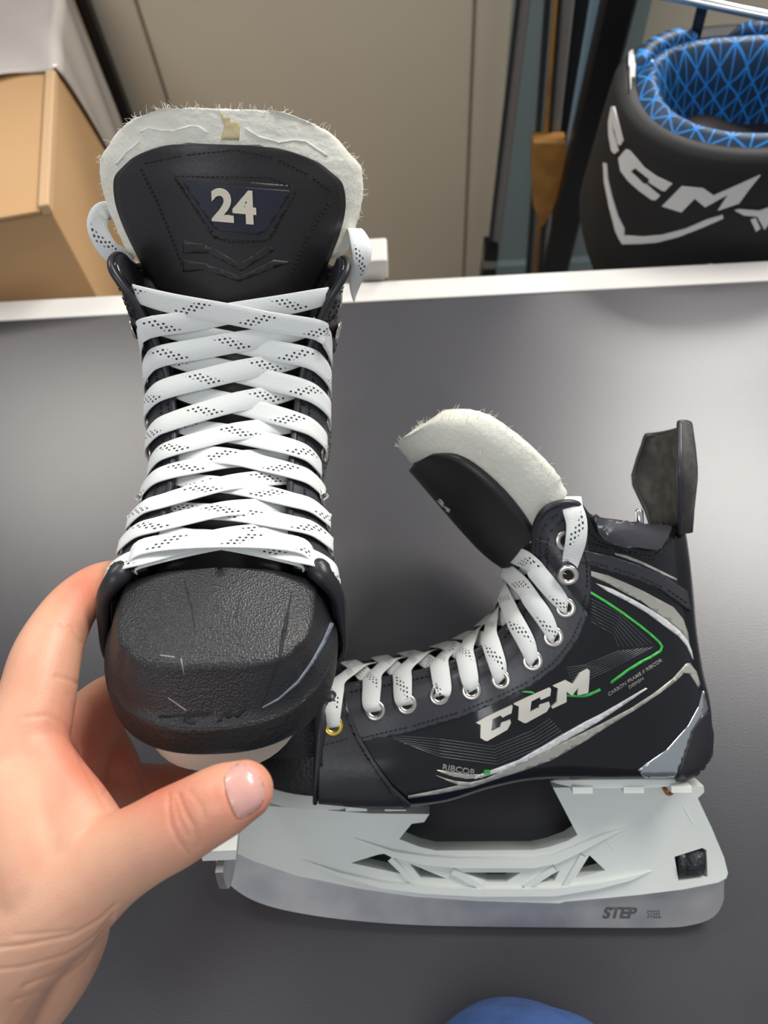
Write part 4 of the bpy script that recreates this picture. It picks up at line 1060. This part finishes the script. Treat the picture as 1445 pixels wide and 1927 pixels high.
# ------------------------------------------------------------------ hand
def finger(bm, pts, sub=5, seg=22):
    q = cr([(*[c*1 for c in cpt(a, b, (d+20)/1000)], r*1.07/1000) for a, b, d, r in pts], sub)
    tube(bm, [p[:3] for p in q], [max(.002, p[3]) for p in q], seg)
def build_hand():
    bm = bmesh.new()
    finger(bm, [(458, 1488, 252, 10.2), (425, 1503, 252, 11.8), (375, 1530, 254, 12.6), (325, 1558, 257, 13.6), (270, 1588, 261, 14.0), (205, 1625, 266, 16), (130, 1670, 272, 21), (50, 1720, 278, 25), (-20, 1790, 285, 27), (-90, 1900, 292, 30), (-140, 2020, 300, 30)])
    finger(bm, [(228, 1080, 372, 7.5), (185, 1098, 355, 9.2), (145, 1132, 336, 10.6), (112, 1180, 322, 12.0), (86, 1240, 310, 13.6), (70, 1310, 302, 14.6), (48, 1390, 295, 16.5), (25, 1470, 290, 20), (0, 1580, 288, 26), (-30, 1720, 288, 28), (-80, 1880, 295, 28)])
    finger(bm, [(285, 1292, 392, 8.5), (250, 1302, 380, 10.5), (205, 1322, 362, 12.5), (160, 1375, 346, 15), (120, 1450, 330, 17), (60, 1540, 315, 18), (20, 1680, 308, 22), (-40, 1860, 305, 26)])
    finger(bm, [(338, 1472, 380, 8.5), (315, 1476, 378, 10), (285, 1483, 370, 11.3), (240, 1490, 358, 13), (180, 1520, 342, 17), (110, 1610, 330, 18), (50, 1740, 318, 22), (-30, 1880, 312, 26)])
    finger(bm, [(328, 1552, 384, 7), (300, 1560, 380, 9), (255, 1580, 368, 10.5), (190, 1610, 352, 12), (130, 1670, 338, 17), (90, 1740, 328, 21), (30, 1830, 320, 26), (-60, 1950, 315, 28)])
    finger(bm, [(190, 1400, 356, 12), (205, 1450, 352, 14), (210, 1500, 348, 14)])
    # web between thumb and index, heel of the hand
    finger(bm, [(60, 1420, 290, 13), (95, 1480, 284, 14), (130, 1535, 278, 15), (165, 1590, 272, 15)])
    finger(bm, [(45, 1480, 288, 20), (70, 1560, 280, 22), (95, 1640, 276, 23), (100, 1700, 282, 22)])
    finger(bm, [(120, 1700, 296, 17), (110, 1760, 304, 19), (60, 1840, 312, 21), (-40, 1930, 316, 25)])
    bmesh.ops.recalc_face_normals(bm, faces=bm.faces)
    me = bpy.data.meshes.new('h'); bm.to_mesh(me); o = bpy.data.objects.new('h', me); COL.objects.link(o)
    r = o.modifiers.new('r', 'REMESH'); r.mode = 'VOXEL'; r.voxel_size = .00095
    s = o.modifiers.new('s', 'SMOOTH'); s.iterations = 22; s.factor = .6
    dg = bpy.context.evaluated_depsgraph_get(); me2 = bpy.data.meshes.new_from_object(o.evaluated_get(dg)); bpy.data.objects.remove(o)
    bm = bmesh.new(); bm.from_mesh(me2); bm.normal_update()
    Z = lambda p: crop((0, 1050), 2.196, p)
    cre = [(Z(l), a) for l, a in (([(695, 975), (697, 1040), (705, 1100), (735, 1165), (785, 1225)], .55), ([(735, 975), (765, 1050), (800, 1110), (818, 1165), (812, 1200)], .6), ([(780, 960), (830, 1020), (845, 1080)], .3), ([(720, 1000), (740, 1080), (775, 1150)], .3), ([(880, 950), (900, 1030)], .2),
           ([(100, 660), (200, 650), (270, 690), (330, 800)], .35), ([(280, 560), (310, 640), (320, 740)], .3), ([(250, 270), (300, 290), (335, 350)], .5), ([(230, 490), (280, 500), (330, 525)], .5),
           ([(300, 700), (330, 830), (390, 950), (445, 1040)], .25), ([(550, 840), (590, 920), (610, 980)], .5), ([(430, 970), (540, 870)], .35),
           ([(480, 1430), (420, 1490), (300, 1560), (100, 1600), (0, 1610)], .55), ([(470, 1470), (400, 1560), (280, 1640), (100, 1690), (0, 1700)], .5), ([(465, 1500), (380, 1610), (250, 1710), (100, 1770)], .6), ([(440, 1560), (340, 1680), (200, 1780), (60, 1830)], .45), ([(300, 1540), (200, 1550), (60, 1560)], .3))]
    nail = crop((330, 1330), 5.209, [(485, 690), (515, 640), (560, 597), (635, 560), (730, 597), (800, 655), (845, 730), (868, 830), (862, 900), (830, 970), (760, 1022), (690, 1062), (640, 1085), (600, 1070), (565, 1010), (530, 930), (495, 820)])
    fl = bm.verts.layers.float.new('flush')
    flush = [(455, 1500, 70, .75), (480, 1450, 40, .3), (350, 1570, 60, .3), (145, 1130, 60, .55), (120, 1500, 60, .22), (140, 1420, 45, .25), (200, 1440, 90, .75), (310, 1480, 70, .8), (220, 1340, 80, .55), (165, 1090, 40, .5), (100, 1370, 60, .3), (60, 1260, 60, .2)]
    Mi = RW.transposed()
    for v in bm.verts:
        q = Mi @ (v.co-CAM); px = CX+F*q.x/(-q.z); py = CY-F*q.y/(-q.z); P2 = Vector((px, py))
        face = v.normal.dot((CAM-v.co).normalized())
        k = 0
        for x, y, r_, a in flush: k += a*math.exp(-((px-x)**2+(py-y)**2)/(2*(r_*.7)**2))
        v[fl] = min(1, k)
        if face > 0.05 and -30 < px < 540:
            dsp = 0
            for l, a in cre:
                if not (min(c[0] for c in l)-12 < px < max(c[0] for c in l)+12 and min(c[1] for c in l)-12 < py < max(c[1] for c in l)+12): continue
                d = 99
                for A, B in zip(l, l[1:]):
                    A = Vector(A); B = Vector(B); t = max(0, min(1, (P2-A).dot(B-A)/(B-A).length_squared)); d = min(d, (A+(B-A)*t-P2).length)
                dsp += a*math.exp(-(d/3.6)**2)
            dn = 99
            for A, B in zip(nail, nail[1:]+nail[:1]):
                A = Vector(A); B = Vector(B); t = max(0, min(1, (P2-A).dot(B-A)/(B-A).length_squared)); dn = min(dn, (A+(B-A)*t-P2).length)
            dsp += .55*math.exp(-(dn/4.0)**2)
            if dsp > .01: v.co -= v.normal*dsp*.001
    bvh = BVHTree.FromBMesh(bm)
    hand = obj('person', bm, 'skin')
    tag(hand, 'bare left hand gripping the upright skate, blue denim at the lower edge', 'person')
    nb = decal(flat2d([nail], 5), bvh, Matrix.Identity(4), .0006, .0012, 0, sc_=.001)
    cen = sum((v.co for v in nb.verts), Vector())/len(nb.verts)
    obj('thumbnail', nb, 'nail', hand)['label'] = 'pink thumbnail with a pale rim'
    # denim clothing of the person, at the near side below the camera
    bm = bmesh.new(); c = onplane(995, 2008, (0, 0, TZ+.10), (0, 0, 1)); rows = []
    n = 40
    for k in range(15):
        t = k/14; r = .030+.0*t
        row = []
        zz = TZ+.10-.0-.085*t
        sc = (.35+.65*math.sin(min(1, t*2.2)*math.pi/2))
        for j in range(n):
            a = 2*math.pi*j/n; wr = 1+.02*math.sin(6*a+4*t)
            row.append(Vector((c.x+.060*sc*wr*math.cos(a), c.y-.012+(.034*sc*wr)*math.sin(a) - .02*(1-math.sin(a))*t, zz)))
        rows.append(row)
    vs = grid(bm, rows, True); bm.faces.new(vs[0][::-1]); bm.faces.new(vs[-1]); bmesh.ops.recalc_face_normals(bm, faces=bm.faces)
    d = obj('denim_clothing', bm, 'denim', hand, mods=[('SUBSURF', dict(levels=1, render_levels=2))])
    return hand
build_hand()
